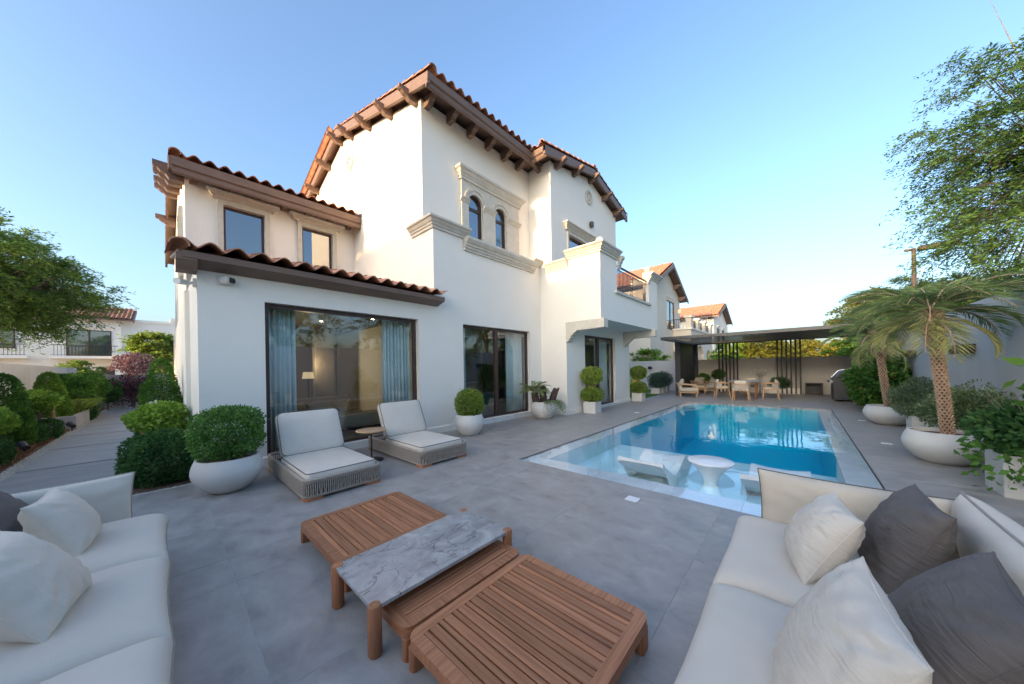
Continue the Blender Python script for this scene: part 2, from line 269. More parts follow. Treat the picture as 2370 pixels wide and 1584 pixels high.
class MB:
    def __init__(s): s.v = []; s.f = []
    def add(s, vs, fs):
        n = len(s.v); s.v.extend([tuple(p) for p in vs]); s.f.extend([tuple(i + n for i in f) for f in fs]); return s
    def hexa(s, p):
        return s.add(p, [(0, 3, 2, 1), (4, 5, 6, 7), (0, 1, 5, 4), (1, 2, 6, 5), (2, 3, 7, 6), (3, 0, 4, 7)])
    def box(s, x0, x1, y0, y1, z0, z1):
        return s.hexa([(x0, y0, z0), (x1, y0, z0), (x1, y1, z0), (x0, y1, z0), (x0, y0, z1), (x1, y0, z1), (x1, y1, z1), (x0, y1, z1)])
    def plate(s, outer, holes, axis, d0, d1):
        """polygon with holes extruded: axis 'x' -> (y,z) plane, 'y' -> (x,z), 'z' -> (x,y)"""
        def P(q, d):
            return (d, q[0], q[1]) if axis == 'x' else ((q[0], d, q[1]) if axis == 'y' else (q[0], q[1], d))
        loops = [outer] + list(holes)
        tris = tessellate_polygon([[Vector((a, b, 0)) for a, b in l] for l in loops])
        flat = [q for l in loops for q in l]; n = len(flat)
        vs = [P(q, d0) for q in flat] + [P(q, d1) for q in flat]
        fs = [tuple(t) for t in tris] + [tuple(i + n for i in reversed(t)) for t in tris]
        k = 0
        for l in loops:
            m = len(l)
            for i in range(m):
                a, b = k + i, k + (i + 1) % m
                fs.append((a, b, b + n, a + n))
            k += m
        return s.add(vs, fs)
    def tube(s, pts, rad, n=8, cap=True):
        pts = [Vector(p) for p in pts]
        if not hasattr(rad, '__len__'): rad = [rad] * len(pts)
        vs = []; fs = []; prev = None
        for i, p in enumerate(pts):
            d = (pts[min(i + 1, len(pts) - 1)] - pts[max(i - 1, 0)])
            d = d.normalized() if d.length > 1e-9 else Vector((0, 0, 1))
            a = (prev - d * prev.dot(d)) if prev is not None else d.orthogonal()
            if a.length < 1e-6: a = d.orthogonal()
            a.normalize(); prev = a; b = d.cross(a)
            for k in range(n):
                t = 2 * PI * k / n; vs.append(p + (a * math.cos(t) + b * math.sin(t)) * rad[i])
        for i in range(len(pts) - 1):
            for k in range(n):
                fs.append((i * n + k, i * n + (k + 1) % n, (i + 1) * n + (k + 1) % n, (i + 1) * n + k))
        if cap:
            fs.append(tuple(reversed(range(n)))); fs.append(tuple((len(pts) - 1) * n + k for k in range(n)))
        return s.add(vs, fs)
    def loop_tube(s, pts, r, n=6):
        """closed tube"""
        pts = [Vector(p) for p in pts]; L = len(pts); vs = []; fs = []; prev = None
        for i, p in enumerate(pts):
            d = (pts[(i + 1) % L] - pts[i - 1]).normalized()
            a = (prev - d * prev.dot(d)) if prev is not None else d.orthogonal()
            a.normalize(); prev = a; b = d.cross(a)
            for k in range(n):
                t = 2 * PI * k / n; vs.append(p + (a * math.cos(t) + b * math.sin(t)) * r)
        for i in range(L):
            j = (i + 1) % L
            for k in range(n): fs.append((i * n + k, i * n + (k + 1) % n, j * n + (k + 1) % n, j * n + k))
        return s.add(vs, fs)
    def lathe(s, prof, c=(0, 0, 0), n=40, sx=1, sy=1):
        vs = []; fs = []
        for r, z in prof:
            for k in range(n):
                t = 2 * PI * k / n; vs.append((c[0] + r * math.cos(t) * sx, c[1] + r * math.sin(t) * sy, c[2] + z))
        for i in range(len(prof) - 1):
            for k in range(n): fs.append((i * n + k, i * n + (k + 1) % n, (i + 1) * n + (k + 1) % n, (i + 1) * n + k))
        if prof[0][0] > 1e-6: fs.append(tuple(reversed(range(n))))
        if prof[-1][0] > 1e-6: fs.append(tuple((len(prof) - 1) * n + k for k in range(n)))
        return s.add(vs, fs)
    def sweep(s, path, prof, closed=False):
        """profile [(out, z)] swept along a 2-D path; 'out' is to the right of travel; mitred corners"""
        n = len(path); vs = []; fs = []; m = len(prof)
        for i in range(n):
            p = Vector(path[i])
            d0 = (p - Vector(path[i - 1])).normalized() if i > 0 else None
            d1 = (Vector(path[i + 1]) - p).normalized() if i < n - 1 else None
            n0 = Vector((d0.y, -d0.x)) if d0 else None; n1 = Vector((d1.y, -d1.x)) if d1 else None
            if n0 is None: o = n1
            elif n1 is None: o = n0
            else:
                o = (n0 + n1); o = o / max(o.dot(n0), 0.2)
            for r, z in prof: vs.append((p.x + o.x * r, p.y + o.y * r, z))
        for i in range(n - 1):
            for k in range(m):
                fs.append((i * m + k, i * m + (k + 1) % m, (i + 1) * m + (k + 1) % m, (i + 1) * m + k))
        fs.append(tuple(reversed(range(m)))); fs.append(tuple((n - 1) * m + k for k in range(m)))
        return s.add(vs, fs)
    def build(s, name, mat, parent=None, smooth=False, bevel=0.0, segs=2, base=None, angle=40):
        off = Vector((0, 0, 0))
        if parent is not None and parent.name in ORG: off = ORG[parent.name]
        if parent is None and base is not None: off = Vector(base)
        me = bpy.data.meshes.new(name); me.from_pydata([(p[0] - off.x, p[1] - off.y, p[2] - off.z) for p in s.v], [], s.f)
        bm = bmesh.new(); bm.from_mesh(me)
        bmesh.ops.recalc_face_normals(bm, faces=bm.faces)
        if bevel:
            bmesh.ops.remove_doubles(bm, verts=bm.verts, dist=1e-5)
            es = [e for e in bm.edges if len(e.link_faces) == 2 and e.calc_face_angle(0) > R(30)]
            bmesh.ops.bevel(bm, geom=es, offset=bevel, segments=segs, affect='EDGES', clamp_overlap=True)
        bm.to_mesh(me); bm.free()
        me.materials.append(MT[mat] if isinstance(mat, str) else mat)
        o = bpy.data.objects.new(name, me); COL.objects.link(o)
        if smooth or bevel:
            me.polygons.foreach_set('use_smooth', [True] * len(me.polygons)); me.set_sharp_from_angle(angle=R(angle))
        if parent is not None:
            o.parent = parent
            if parent.name in ORG: ORG[o.name] = off
        elif base is not None: o.location = off
        return o

def obj_from(name, me, parent, loc=None, mat3=None):
    o = bpy.data.objects.new(name, me); COL.objects.link(o)
    off = ORG.get(parent.name, Vector((0, 0, 0))) if parent is not None else Vector((0, 0, 0))
    if mat3 is not None:
        m = mat3.to_4x4(); m.translation = Vector(loc) - off; o.matrix_local = m if parent is None else m
    elif loc is not None: o.location = Vector(loc) - off
    if parent is not None: o.parent = parent
    return o

# ---- leaves: every leaf is a small folded blade
def unit(a): return a / np.maximum(np.linalg.norm(a, axis=1, keepdims=True), 1e-9)
def leaf_mesh(name, pos, dirs, size, aspect=0.5, mat='lf_box', parent=None, tint=None, droop=0.0, off=(0, 0, 0), side=None, fold=0.25):
    n = len(pos); rng = RNG
    d = unit(dirs); r = rng.normal(size=(n, 3)) if side is None else side
    sdv = unit(np.cross(d, r)); nr = np.cross(sdv, d)
    L = (size if hasattr(size, '__len__') else np.full(n, size))[:, None]
    if not hasattr(size, '__len__'): L = L * rng.uniform(0.7, 1.3, (n, 1))
    Wd = L * aspect * 0.5
    base = pos; mid = pos + d * L * 0.45; tip = pos + d * L - np.array([0, 0, 1.0]) * L * droop
    a = mid + sdv * Wd + nr * Wd * fold; b = mid - sdv * Wd + nr * Wd * fold
    V = np.stack([base, a, tip, b], 1).reshape(-1, 3) - np.array(off)
    F = np.arange(4 * n).reshape(n, 4)
    me = bpy.data.meshes.new(name); me.vertices.add(4 * n); me.vertices.foreach_set('co', V.astype(np.float32).ravel())
    me.loops.add(4 * n); me.loops.foreach_set('vertex_index', F.astype(np.int32).ravel())
    me.polygons.add(n); me.polygons.foreach_set('loop_start', np.arange(0, 4 * n, 4, dtype=np.int32)); me.polygons.foreach_set('loop_total', np.full(n, 4, dtype=np.int32))
    me.update(calc_edges=True)
    t = rng.random(n) if tint is None else np.clip(tint, 0, 1)
    at = me.attributes.new('tint', 'FLOAT', 'FACE'); at.data.foreach_set('value', t.astype(np.float32))
    me.materials.append(MT[mat]); o = bpy.data.objects.new(name, me); COL.objects.link(o)
    if parent is not None: o.parent = parent
    return o
def lump(P, f, amp, seed):
    """smooth pseudo noise from sines"""
    rg = np.random.default_rng(seed); s = np.zeros(len(P))
    for k in range(6):
        w = rg.normal(size=3) * f; s += np.sin(P @ w + rg.uniform(0, 6.28))
    return s / 6 * amp * 1.6
def blob_points(n, c, rad, shell=0.3, p=2.0, lumpy=0.08, freq=4.0, seed=1, flat_bottom=None):
    rg = np.random.default_rng(seed)
    d = unit(rg.normal(size=(n, 3)))
    ra = np.array(rad); k = (np.abs(d) ** p).sum(1) ** (-1 / p)
    s = d * k[:, None]
    q = 1 - shell * rg.random(n) ** 1.8
    q = q * (1 + lump(s, freq, lumpy, seed)); stray = rg.random(n) < 0.05; q = np.where(stray, q * (1 + 0.13 * rg.random(n)), q)
    P = s * q[:, None] * ra + np.array(c)
    nr = unit(np.sign(s) * np.abs(s) ** (p - 1) / ra)
    if flat_bottom is not None:
        m = P[:, 2] > flat_bottom; P, nr = P[m], nr[m]
    return P, nr
def shrub_foliage(name, parent, c, rad, n, size, mat, p=2.0, shell=0.35, lumpy=0.08, freq=4, aspect=0.55, seed=1, spread=0.9, tint_bias=0.0, flat_bottom=None, up=0.2):
    P, nr = blob_points(n, c, rad, shell, p, lumpy, freq, seed, flat_bottom)
    rg = np.random.default_rng(seed + 5)
    d = unit(nr + rg.normal(size=P.shape) * spread + np.array([0, 0, up]))
    t = np.clip(0.45 + tint_bias + lump(P, 9 / max(rad), 0.35, seed + 9) + rg.normal(size=len(P)) * 0.17, 0, 1)
    return leaf_mesh(name, P, d, size * rg.uniform(0.7, 1.3, len(P)), aspect, mat, parent, t)
# ================================================================== GROUND, TERRACE, POOL
PX0, PX1, PY0, PY1 = 3.94, 14.3, -0.72, 3.43           # pool outer
IX0, IX1, IY0, IY1 = 4.32, 14.12, -0.41, 3.13          # pool inner
SHX = 7.2                                               # shelf end
def ring(name, mat, z, outer, inner):
    b = MB(); o = outer; i = inner
    b.add([(o[0], o[2], z), (o[1], o[2], z), (o[1], o[3], z), (o[0], o[3], z), (i[0], i[2], z), (i[1], i[2], z), (i[1], i[3], z), (i[0], i[3], z)],
          [(0, 1, 5, 4), (1, 2, 6, 5), (2, 3, 7, 6), (3, 0, 4, 7)])
    return struct(b.build(name, mat))
ring('ground', 'sand', -0.06, (-900, 900, -900, 900), (PX0 - 0.02, PX1 + 0.02, PY0 - 0.02, PY1 + 0.02))
terrace = ring('terrace', 'grout', -0.0022, (-2.45, 20.66, -2.26, 6.12), (PX0 - 0.012, PX1 + 0.012, PY0 - 0.012, PY1 + 0.012))
# porcelain slabs of the terrace, one object each
def cuts(a, b, step, o, extra):
    c = {a, b}; k = math.ceil((a - o) / step)
    while o + k * step < b: c.add(round(o + k * step, 4)); k += 1
    for e in extra:
        if a < e < b: c.add(e)
    c = sorted(c); out = [c[0]]
    for v in c[1:]:
        if v - out[-1] > 0.06 or v in extra or v == b: out.append(v)
    return out
slab_cache = {}
def slab(x0, x1, y0, y1, mat='deck', parent=None, name='floor_tile', z0=-0.045, z1=0.0, g=0.0035):
    w, d = round(x1 - x0 - 2 * g, 4), round(y1 - y0 - 2 * g, 4)
    if w < 0.02 or d < 0.02: return
    key = (w, d, mat, z1 - z0)
    if key not in slab_cache:
        b = MB(); e = 0.0015; h = z1 - z0
        b.add([(-w/2, -d/2, -h), (w/2, -d/2, -h), (w/2, d/2, -h), (-w/2, d/2, -h), (-w/2, -d/2, -e), (w/2, -d/2, -e), (w/2, d/2, -e), (-w/2, d/2, -e),
               (-w/2 + e, -d/2 + e, 0), (w/2 - e, -d/2 + e, 0), (w/2 - e, d/2 - e, 0), (-w/2 + e, d/2 - e, 0)],
              [(0, 1, 5, 4), (1, 2, 6, 5), (2, 3, 7, 6), (3, 0, 4, 7), (4, 5, 9, 8), (5, 6, 10, 9), (6, 7, 11, 10), (7, 4, 8, 11), (8, 9, 10, 11)])
        o = b.build(name, mat); slab_cache[key] = o.data; bpy.data.objects.remove(o)
    o = bpy.data.objects.new(name, slab_cache[key]); COL.objects.link(o); o.location = ((x0 + x1) / 2, (y0 + y1) / 2, z1 + random.uniform(-0.0006, 0.0006))
    o.parent = parent; return o
xs = cuts(-2.45, 20.66, 1.2, 0.34, [PX0 - 0.012, PX1 + 0.012])
ys = cuts(-2.26, 6.12, 1.2, 0.62, [PY0 - 0.012, PY1 + 0.012])
for i in range(len(xs) - 1):
    for j in range(len(ys) - 1):
        cx, cyy = (xs[i] + xs[i + 1]) / 2, (ys[j] + ys[j + 1]) / 2
        if PX0 - 0.02 < cx < PX1 + 0.02 and PY0 - 0.02 < cyy < PY1 + 0.02: continue
        slab(xs[i], xs[i + 1], ys[j], ys[j + 1], 'deck', terrace)
ter2 = MB().box(0.36, 20.66, 6.125, 6.62, -0.3, -0.004).build('terrace_edge', 'deck'); struct(ter2)

# pool: basin, border slabs, water
b = MB()
zs, zd = -0.34, -1.45
b.add([(IX0, IY0, zs), (SHX, IY0, zs), (SHX, IY1, zs), (IX0, IY1, zs)], [(0, 1, 2, 3)])
for (x0, y0), (x1, y1) in (((IX0, IY0), (SHX, IY0)), ((SHX, IY1), (IX0, IY1)), ((IX0, IY1), (IX0, IY0))):
    b.add([(x0, y0, zs), (x1, y1, zs), (x1, y1, -0.05), (x0, y0, -0.05)], [(0, 1, 2, 3)])
pool = struct(b.build('pool_shelf', 'shelf'))
b = MB()
b.add([(SHX, IY0, zd), (IX1, IY0, zd), (IX1, IY1, zd), (SHX, IY1, zd)], [(0, 1, 2, 3)])
for (x0, y0), (x1, y1) in (((SHX, IY0), (IX1, IY0)), ((IX1, IY1), (SHX, IY1)), ((IX1, IY0), (IX1, IY1))):
    b.add([(x0, y0, zd), (x1, y1, zd), (x1, y1, -0.05), (x0, y0, -0.05)], [(0, 1, 2, 3)])
b.add([(SHX, IY0, zd), (SHX, IY1, zd), (SHX, IY1, zs), (SHX, IY0, zs)], [(0, 1, 2, 3)])
struct(b.build('pool_basin', 'pool_tile'))
bord = bpy.data.objects.new('pool_surround', None); COL.objects.link(bord); struct(bord)
zb = -0.028
def edge_run(a0, a1, n, fn):
    for k in range(n):
        p, q = a0 + (a1 - a0) * k / n, a0 + (a1 - a0) * (k + 1) / n; fn(p, q)
edge_run(PX0, PX1, 10, lambda p, q: slab(p, q, IY1, PY1, 'border', bord, 'border_slab', zb - 0.12, zb, 0.001))
edge_run(PX0, PX1, 10, lambda p, q: slab(p, q, PY0, IY0, 'border', bord, 'border_slab', zb - 0.12, zb, 0.001))
edge_run(IY0, IY1, 4, lambda p, q: slab(PX0, IX0, p, q, 'border', bord, 'border_slab', zb - 0.12, zb, 0.001))
edge_run(IY0, IY1, 4, lambda p, q: slab(IX1, PX1, p, q, 'border', bord, 'border_slab', zb - 0.12, zb, 0.001))
b = MB().box(PX0 - 0.012, PX1 + 0.012, PY0 - 0.012, PY0 + 0.012, -0.2, -0.03)
b.box(PX0 - 0.012, PX1 + 0.012, PY1 - 0.0, PY1 + 0.012, -0.2, -0.03).build('drain_groove', 'black', bord)
e = 0.006; zw = -0.010
b = MB()
b.box(PX0 + e, PX1 - e, PY0 + e + 0.01, PY1 - e, zb + 0.002, zw)
# one closed body: thin film over the border, shelf body and deep body
b = MB()
X = [PX0 + e, IX0 + e, SHX + e, IX1 - e, PX1 - e]; Y = [PY0 + 0.016, IY0 + e, IY1 - e, PY1 - e]
def wcell(i, j): return ((zs + e) if i == 1 else (zd + e)) if (1 <= i <= 2 and j == 1) else zb + 0.002
vid = {}
def wv(x, y, z):
    k = (round(x, 4), round(y, 4), round(z, 4))
    if k not in vid: vid[k] = len(b.v); b.v.append(k)
    return vid[k]
for i in range(4):
    for j in range(3):
        zc = wcell(i, j)
        b.f.append((wv(X[i], Y[j], zw), wv(X[i+1], Y[j], zw), wv(X[i+1], Y[j+1], zw), wv(X[i], Y[j+1], zw)))
        b.f.append((wv(X[i], Y[j], zc), wv(X[i], Y[j+1], zc), wv(X[i+1], Y[j+1], zc), wv(X[i+1], Y[j], zc)))
        for di, dj, (xa, ya), (xb_, yb) in ((1, 0, (X[i+1], Y[j]), (X[i+1], Y[j+1])), (0, 1, (X[i+1], Y[j+1]), (X[i], Y[j+1]))):
            ii, jj = i + di, j + dj
            zo = wcell(ii, jj) if ii < 4 and jj < 3 else zw
            if abs(zo - zc) > 1e-6: b.f.append((wv(xa, ya, zc), wv(xb_, yb, zc), wv(xb_, yb, zo), wv(xa, ya, zo)))
        if i == 0: b.f.append((wv(X[0], Y[j], zc), wv(X[0], Y[j+1], zc), wv(X[0], Y[j+1], zw), wv(X[0], Y[j], zw)))
        if j == 0: b.f.append((wv(X[i], Y[0], zc), wv(X[i+1], Y[0], zc), wv(X[i+1], Y[0], zw), wv(X[i], Y[0], zw)))
struct(b.build('water', 'water'))

# boundary walls
def wall_thing(name, label, x0, x1, y0, y1, h, cap=0.0):
    t = MB().box(x0, x1, y0, y1, -0.3, h).build(name, 'grey_wall', None, base=((x0 + x1) / 2, (y0 + y1) / 2, 0), bevel=0.008)
    return tag(t, label, 'wall')
wall_thing('boundary_wall', 'tall grey rendered garden wall behind the palms with black lamps', -2.7, 20.7, -2.5, -2.3, 2.52)
wall_thing('boundary_wall', 'low grey wall at the back behind the pergola', 20.7, 20.9, -2.3, 13.0, 1.78)
wall_thing('boundary_wall', 'grey garden wall along the left side of the slab path', -2.7, -2.5, -2.3, 23.4, 1.82)
wall_thing('boundary_wall', 'pale grey wall closing the far end of the path', -2.5, 1.0, 23.4, 23.6, 1.50)

# side path
pth = struct(MB().box(-1.72, -0.30, 6.125, 23.4, -0.2, -0.03).build('path', 'gravel'))
for y0, y1 in ((6.13, 6.82), (6.86, 9.0), (9.1, 11.2), (11.28, 13.26), (13.34, 15.4), (15.48, 17.6), (17.68, 19.8), (19.88, 22.2)):
    slab(-1.56, -0.48, y0, y1, 'slab', pth, 'path_slab', -0.08, 0.0 + random.uniform(0, 0.006), 0.004)
# gravel strips of loose pebbles
def pebbles(name, label, x0, x1, y0, y1, n, s=0.02):
    rg = np.random.default_rng(int(abs(y0) * 10 + n)); b = MB()
    for k in range(n):
        c = Vector((rg.uniform(x0, x1), rg.uniform(y0, y1), -0.02)); r = s * rg.uniform(0.6, 1.4); a = rg.uniform(0, 6)
        q = [c + Vector((math.cos(a + t) * r * rg.uniform(.8, 1.2), math.sin(a + t) * r * rg.uniform(.7, 1.2), 0)) for t in (0, 1.57, 3.14, 4.71)]
        b.add(q + [c + Vector((0, 0, r * 0.9))], [(0, 1, 4), (1, 2, 4), (2, 3, 4), (3, 0, 4)])
    return stuff(tag(b.build(name, 'gravel', smooth=False), label, 'gravel'))
pebbles('gravel', 'pale gravel strip on the left of the slab path', -1.72, -1.56, 6.2, 23, 3600)
pebbles('gravel', 'pale gravel strip on the right of the slab path', -0.48, -0.32, 6.2, 23, 3600)
pebbles('gravel', 'pale gravel edging across the front of the shrub bed', -0.32, 0.34, 6.125, 6.2, 500)
for k, yy in enumerate((9.05, 11.24, 13.3, 15.44, 17.64)):
    pebbles('gravel', ['pale gravel in the nearest long path joint', 'pale gravel in the second path joint', 'pale gravel in the third path joint', 'pale gravel in the fourth path joint', 'pale gravel in the farthest visible path joint'][k], -1.54, -0.5, yy - 0.045, yy + 0.045, 220, 0.013)
struct(MB().box(-0.32, 0.35, 6.2, 23.4, -0.2, -0.012).build('planting_bed', 'soil'))
struct(MB().box(-2.5, -1.72, 6.125, 23.4, -0.2, 0.0).build('planting_bed', 'soil'))
struct(MB().box(14.6, 20.7, 6.2, 13, -0.1, -0.001).build('lawn', 'lawn'))
struct(MB().box(14.4, 17.15, 5.3, 6.12, -0.05, 0.006).build('lawn', 'lawn'))
# grass on the visible lawn strip
rg = np.random.default_rng(3); n = 7000
P = np.stack([rg.uniform(14.4, 17.15, n), rg.uniform(5.3, 6.12, n), np.full(n, 0.005)], 1)
g = leaf_mesh('grass', P, rg.normal(size=(n, 3)) * 0.3 + [0, 0, 1], 0.035, 0.18, 'lf_mid'); stuff(tag(g, 'short green grass strip beside the topiary at the back', 'grass'))

# recessed floor lights
for k, (x, y, lab) in enumerate(((3.53, 1.41, 'white square floor light set in the slabs between the teak bench and the pool'), (10.15, 3.87, 'white floor light set in the slabs between pool and house'),
                       (8.84, -1.15, 'white floor light beside the nearest palm bowl'), (11.95, -1.15, 'white floor light beside the farther palm bowl'))):
    t = thing('floor_light', lab, 'floor light', (x, y, 0), 0, 'recessed floor lights')
    MB().box(-0.075, 0.075, -0.075, 0.075, -0.02, 0.004).build('rim', 'steel', t)
    MB().box(-0.068, 0.068, -0.068, 0.068, -0.02, 0.0075).build('lens', 'floor_light', t)

# ================================================================== VILLA
VB = (0.35, 6.35, 0)
villa = thing('villa', 'white two storey villa with terracotta roofs and brown timber eaves', 'house', VB, 0, None, True)
def rect(x0, x1, z0, z1): return [(x0, z0), (x1, z0), (x1, z1), (x0, z1)]
def arch(x0, x1, z0, zs_, n=14):
    c, r = (x0 + x1) / 2, (x1 - x0) / 2
    return [(x0, z0), (x1, z0)] + [(c + r * math.cos(PI * k / n), zs_ + r * math.sin(PI * k / n)) for k in range(n + 1)]
def vwall(outer, holes, ax, d0, d1, mat='stucco'):
    return MB().plate(outer, holes, ax, d0, d1).build('wall', mat, villa)
yA = 6.35
vwall(rect(0.35, 4.32, -0.05, 3.10), [rect(1.12, 3.89, 0.12, 2.63)], 'y', yA, yA + 0.25)
vwall([(4.57, -0.05), (8.46, -0.05), (8.46, 4.62), (4.57, 4.62)], [rect(5.17, 7.87, 0.12, 2.64)], 'y', yA, yA + 0.25)
MB().box(4.57, 8.46, yA, 7.02, 4.62, 4.85).build('ledge', 'stucco', villa)
MB().box(0.35, 0.60, yA + 0.25, 20, -0.05, 3.10).build('wall', 'stucco', villa)
MB().box(0.29, 0.35, 8.2, 8.6, 0, 3.0).build('pilaster', 'stucco', villa)
RZ = 9.62
vwall([(yA, -0.05), (yA, 4.85), (6.77, 4.85), (6.77, 8.12), (11.7, 9.5), (16.6, 8.05), (16.6, -0.05)], [], 'x', 4.32, 4.57)
vwall([(4.57, 4.85), (8.46, 4.85), (8.46, 8.12), (4.57, 8.12)], [rect(5.72, 6.29, 5.0, 6.4), rect(6.75, 7.28, 5.0, 6.4)], 'y', 6.77, 7.02)
# upper left wing
vwall(rect(0.42, 4.32, 3.1, 6.45), [rect(1.10, 1.95, 4.1, 5.80), rect(2.83, 3.66, 4.1, 5.80)], 'y', 10.9, 11.15)
vwall([(11.15, 3.1), (11.15, 6.45), (15.2, 7.55), (20, 6.3), (20, 3.1)], [rect(12.2, 13.0, 4.2, 5.85)], 'x', 0.42, 0.67)
# right block
vwall([(5.37, -0.05), (7.1, -0.05), (7.1, 8.15), (5.87, 8.15), (5.87, 4.6), (5.37, 4.6)], [], 'x', 8.46, 8.71)
vwall(rect(8.71, 13.35, -0.05, 3.0), [rect(9.60, 12.0, 0.07, 2.58)], 'y', 5.37, 5.62)
vwall([(8.71, 3.0), (13.35, 3.0), (13.35, 7.95), (11.0, 8.66), (8.71, 8.15)], [rect(9.48, 11.55, 3.15, 6.08)], 'y', 5.87, 6.12)
MB().box(13.10, 13.35, 5.62, 16.6, -0.05, 3.0).box(13.10, 13.35, 6.12, 16.6, 3.0, 7.95).build('wall', 'stucco', villa)
MB().box(8.71, 13.10, 5.62, 5.87, 2.9, 3.06).build('floor_slab', 'stucco', villa)
MB().box(0.6, 13.1, 16.35, 16.6, -0.05, 8.0).build('wall', 'stucco', villa)
# plinth
MB().sweep([(0.35, 8.0), (0.35, yA), (5.05, yA)], [(0, -0.04), (0.022, -0.04), (0.022, 0.13), (0.010, 0.15), (0, 0.15)]).build('skirting', 'stucco', villa)
MB().sweep([(5.17, yA - 0.0), (7.87, yA - 0.0)], [(0.005, -0.04), (0.045, -0.04), (0.045, 0.11), (0.005, 0.11)]).build('threshold', 'border', villa)
MB().sweep([(7.93, yA), (8.46, yA), (8.46, 5.37), (9.52, 5.37)][::1], [(0, -0.04), (0.022, -0.04), (0.022, 0.13), (0.010, 0.15), (0, 0.15)]).build('skirting', 'stucco', villa)
MB().sweep([(9.60, 5.37), (12.0, 5.37)], [(0.005, -0.04), (0.045, -0.04), (0.045, 0.06), (0.005, 0.06)]).build('threshold', 'border', villa)
MB().sweep([(12.05, 5.37), (13.35, 5.37)], [(0, -0.04), (0.022, -0.04), (0.022, 0.13), (0.010, 0.15), (0, 0.15)]).build('skirting', 'stucco', villa)

# balcony
bal = MB().box(8.66, 13.35, 4.40, 5.37, 2.88, 3.06).box(8.71, 13.10, 5.37, 5.87, 3.062, 3.10).build('balcony', 'stucco', villa)
MB().plate([(4.2, 2.88), (5.37, 2.88), (5.37, 4.62), (5.25, 4.62), (5.25, 4.82), (4.2, 4.82)], [], 'x', 8.46, 8.66).build('parapet', 'stucco', bal)
MB().plate([(8.66, 2.88), (13.35, 2.88), (13.35, 4.82), (12.42, 4.82), (12.42, 3.76), (9.58, 3.76), (9.58, 4.82), (8.66, 4.82)], [], 'y', 4.2, 4.40).build('parapet', 'stucco', bal)
MB().box(13.15, 13.35, 4.40, 5.87, 3.06, 4.6).build('parapet', 'stucco', bal)
MB().box(9.42, 12.50, 4.13, 4.46, 3.762, 3.83).build('rail_sill', 'trim', bal)
MB().box(13.15, 13.36, 4.21, 4.395, 4.6, 4.6001)
CP = lambda z0, z1, k=1.0: [(0, z0), (0.05 * k, z0), (0.05 * k, z0 + (z1 - z0) * 0.2), (0.09 * k, z0 + (z1 - z0) * 0.3), (0.09 * k, z0 + (z1 - z0) * 0.42), (0.12 * k, z0 + (z1 - z0) * 0.48), (0.17 * k, z0 + (z1 - z0) * 0.72), (0.22 * k, z0 + (z1 - z0) * 0.8), (0.22 * k, z1), (0, z1 + 0.01)]
def cornice(path, z0, z1, k=1.0, parent=None, name='cornice', back=0.0):
    pr = CP(z0, z1, k); pr = [(-back, pr[0][1])] + pr + [(-back, pr[-1][1])] if back else pr
    return MB().sweep(path, pr).build(name, 'trim', parent or villa)
cornice([(8.46, 5.30), (8.46, 4.2), (9.62, 4.2)], 4.80, 5.05, 0.85, bal, back=0.22)
cornice([(8.46, 6.05), (8.46, 5.26)], 4.56, 4.83, 0.8, bal, back=0.02)
cornice([(9.62, 4.2), (9.80, 4.2)], 4.55, 4.92, 0.8, bal)
cornice([(12.38, 4.2), (13.35, 4.2), (13.35, 5.2)], 4.80, 5.03, 0.85, bal, back=0.22)
cornice([(12.25, 4.2), (12.40, 4.2)], 4.55, 4.85, 0.7, bal)
for x in (8.78, 12.75):
    MB().lathe([(0, 5.05), (0.07, 5.05), (0.05, 5.09), (0.10, 5.15), (0.125, 5.22), (0.11, 5.29), (0.06, 5.33), (0, 5.34)], (x, 4.36, 0), 20).build('finial', 'trim', bal, smooth=True)
rl = MB().tube([(9.58, 4.30, 4.70), (12.42, 4.30, 4.70)], 0.035, 8).box(9.58, 12.42, 4.29, 4.31, 4.58, 4.61).box(9.58, 12.42, 4.29, 4.31, 3.90, 3.93).build('railing', 'frame', bal)
for k in range(25):
    x = 9.68 + k * 0.11
    if k != 12: MB().box(x - 0.012, x + 0.012, 4.288, 4.312, 3.83, 4.60).build('baluster', 'frame', bal)
sc = MB()
for s_ in (-1, 1):
    for z0 in (4.02, 4.25, 4.46):
        sc.loop_tube([(11.0 + s_ * 0.045 + 0.04 * math.cos(t), 4.3, z0 + 0.075 * math.sin(t)) for t in np.linspace(0, 2 * PI, 14)[:-1]], 0.010, 5)
sc.build('scroll_panel', 'frame', bal)
for x0 in (8.47, 12.78):       # corbel brackets under the balcony
    o = [(5.37, 2.28), (5.37, 2.877), (4.10, 2.877), (4.10, 2.62), (5.02, 2.60), (5.04, 2.55), (5.10, 2.55), (5.12, 2.48), (5.19, 2.46), (5.20, 2.39), (5.27, 2.37), (5.28, 2.30)]
    MB().plate(o, [], 'x', x0 - 0.03, x0 + 0.22).build('bracket', 'trim', bal)

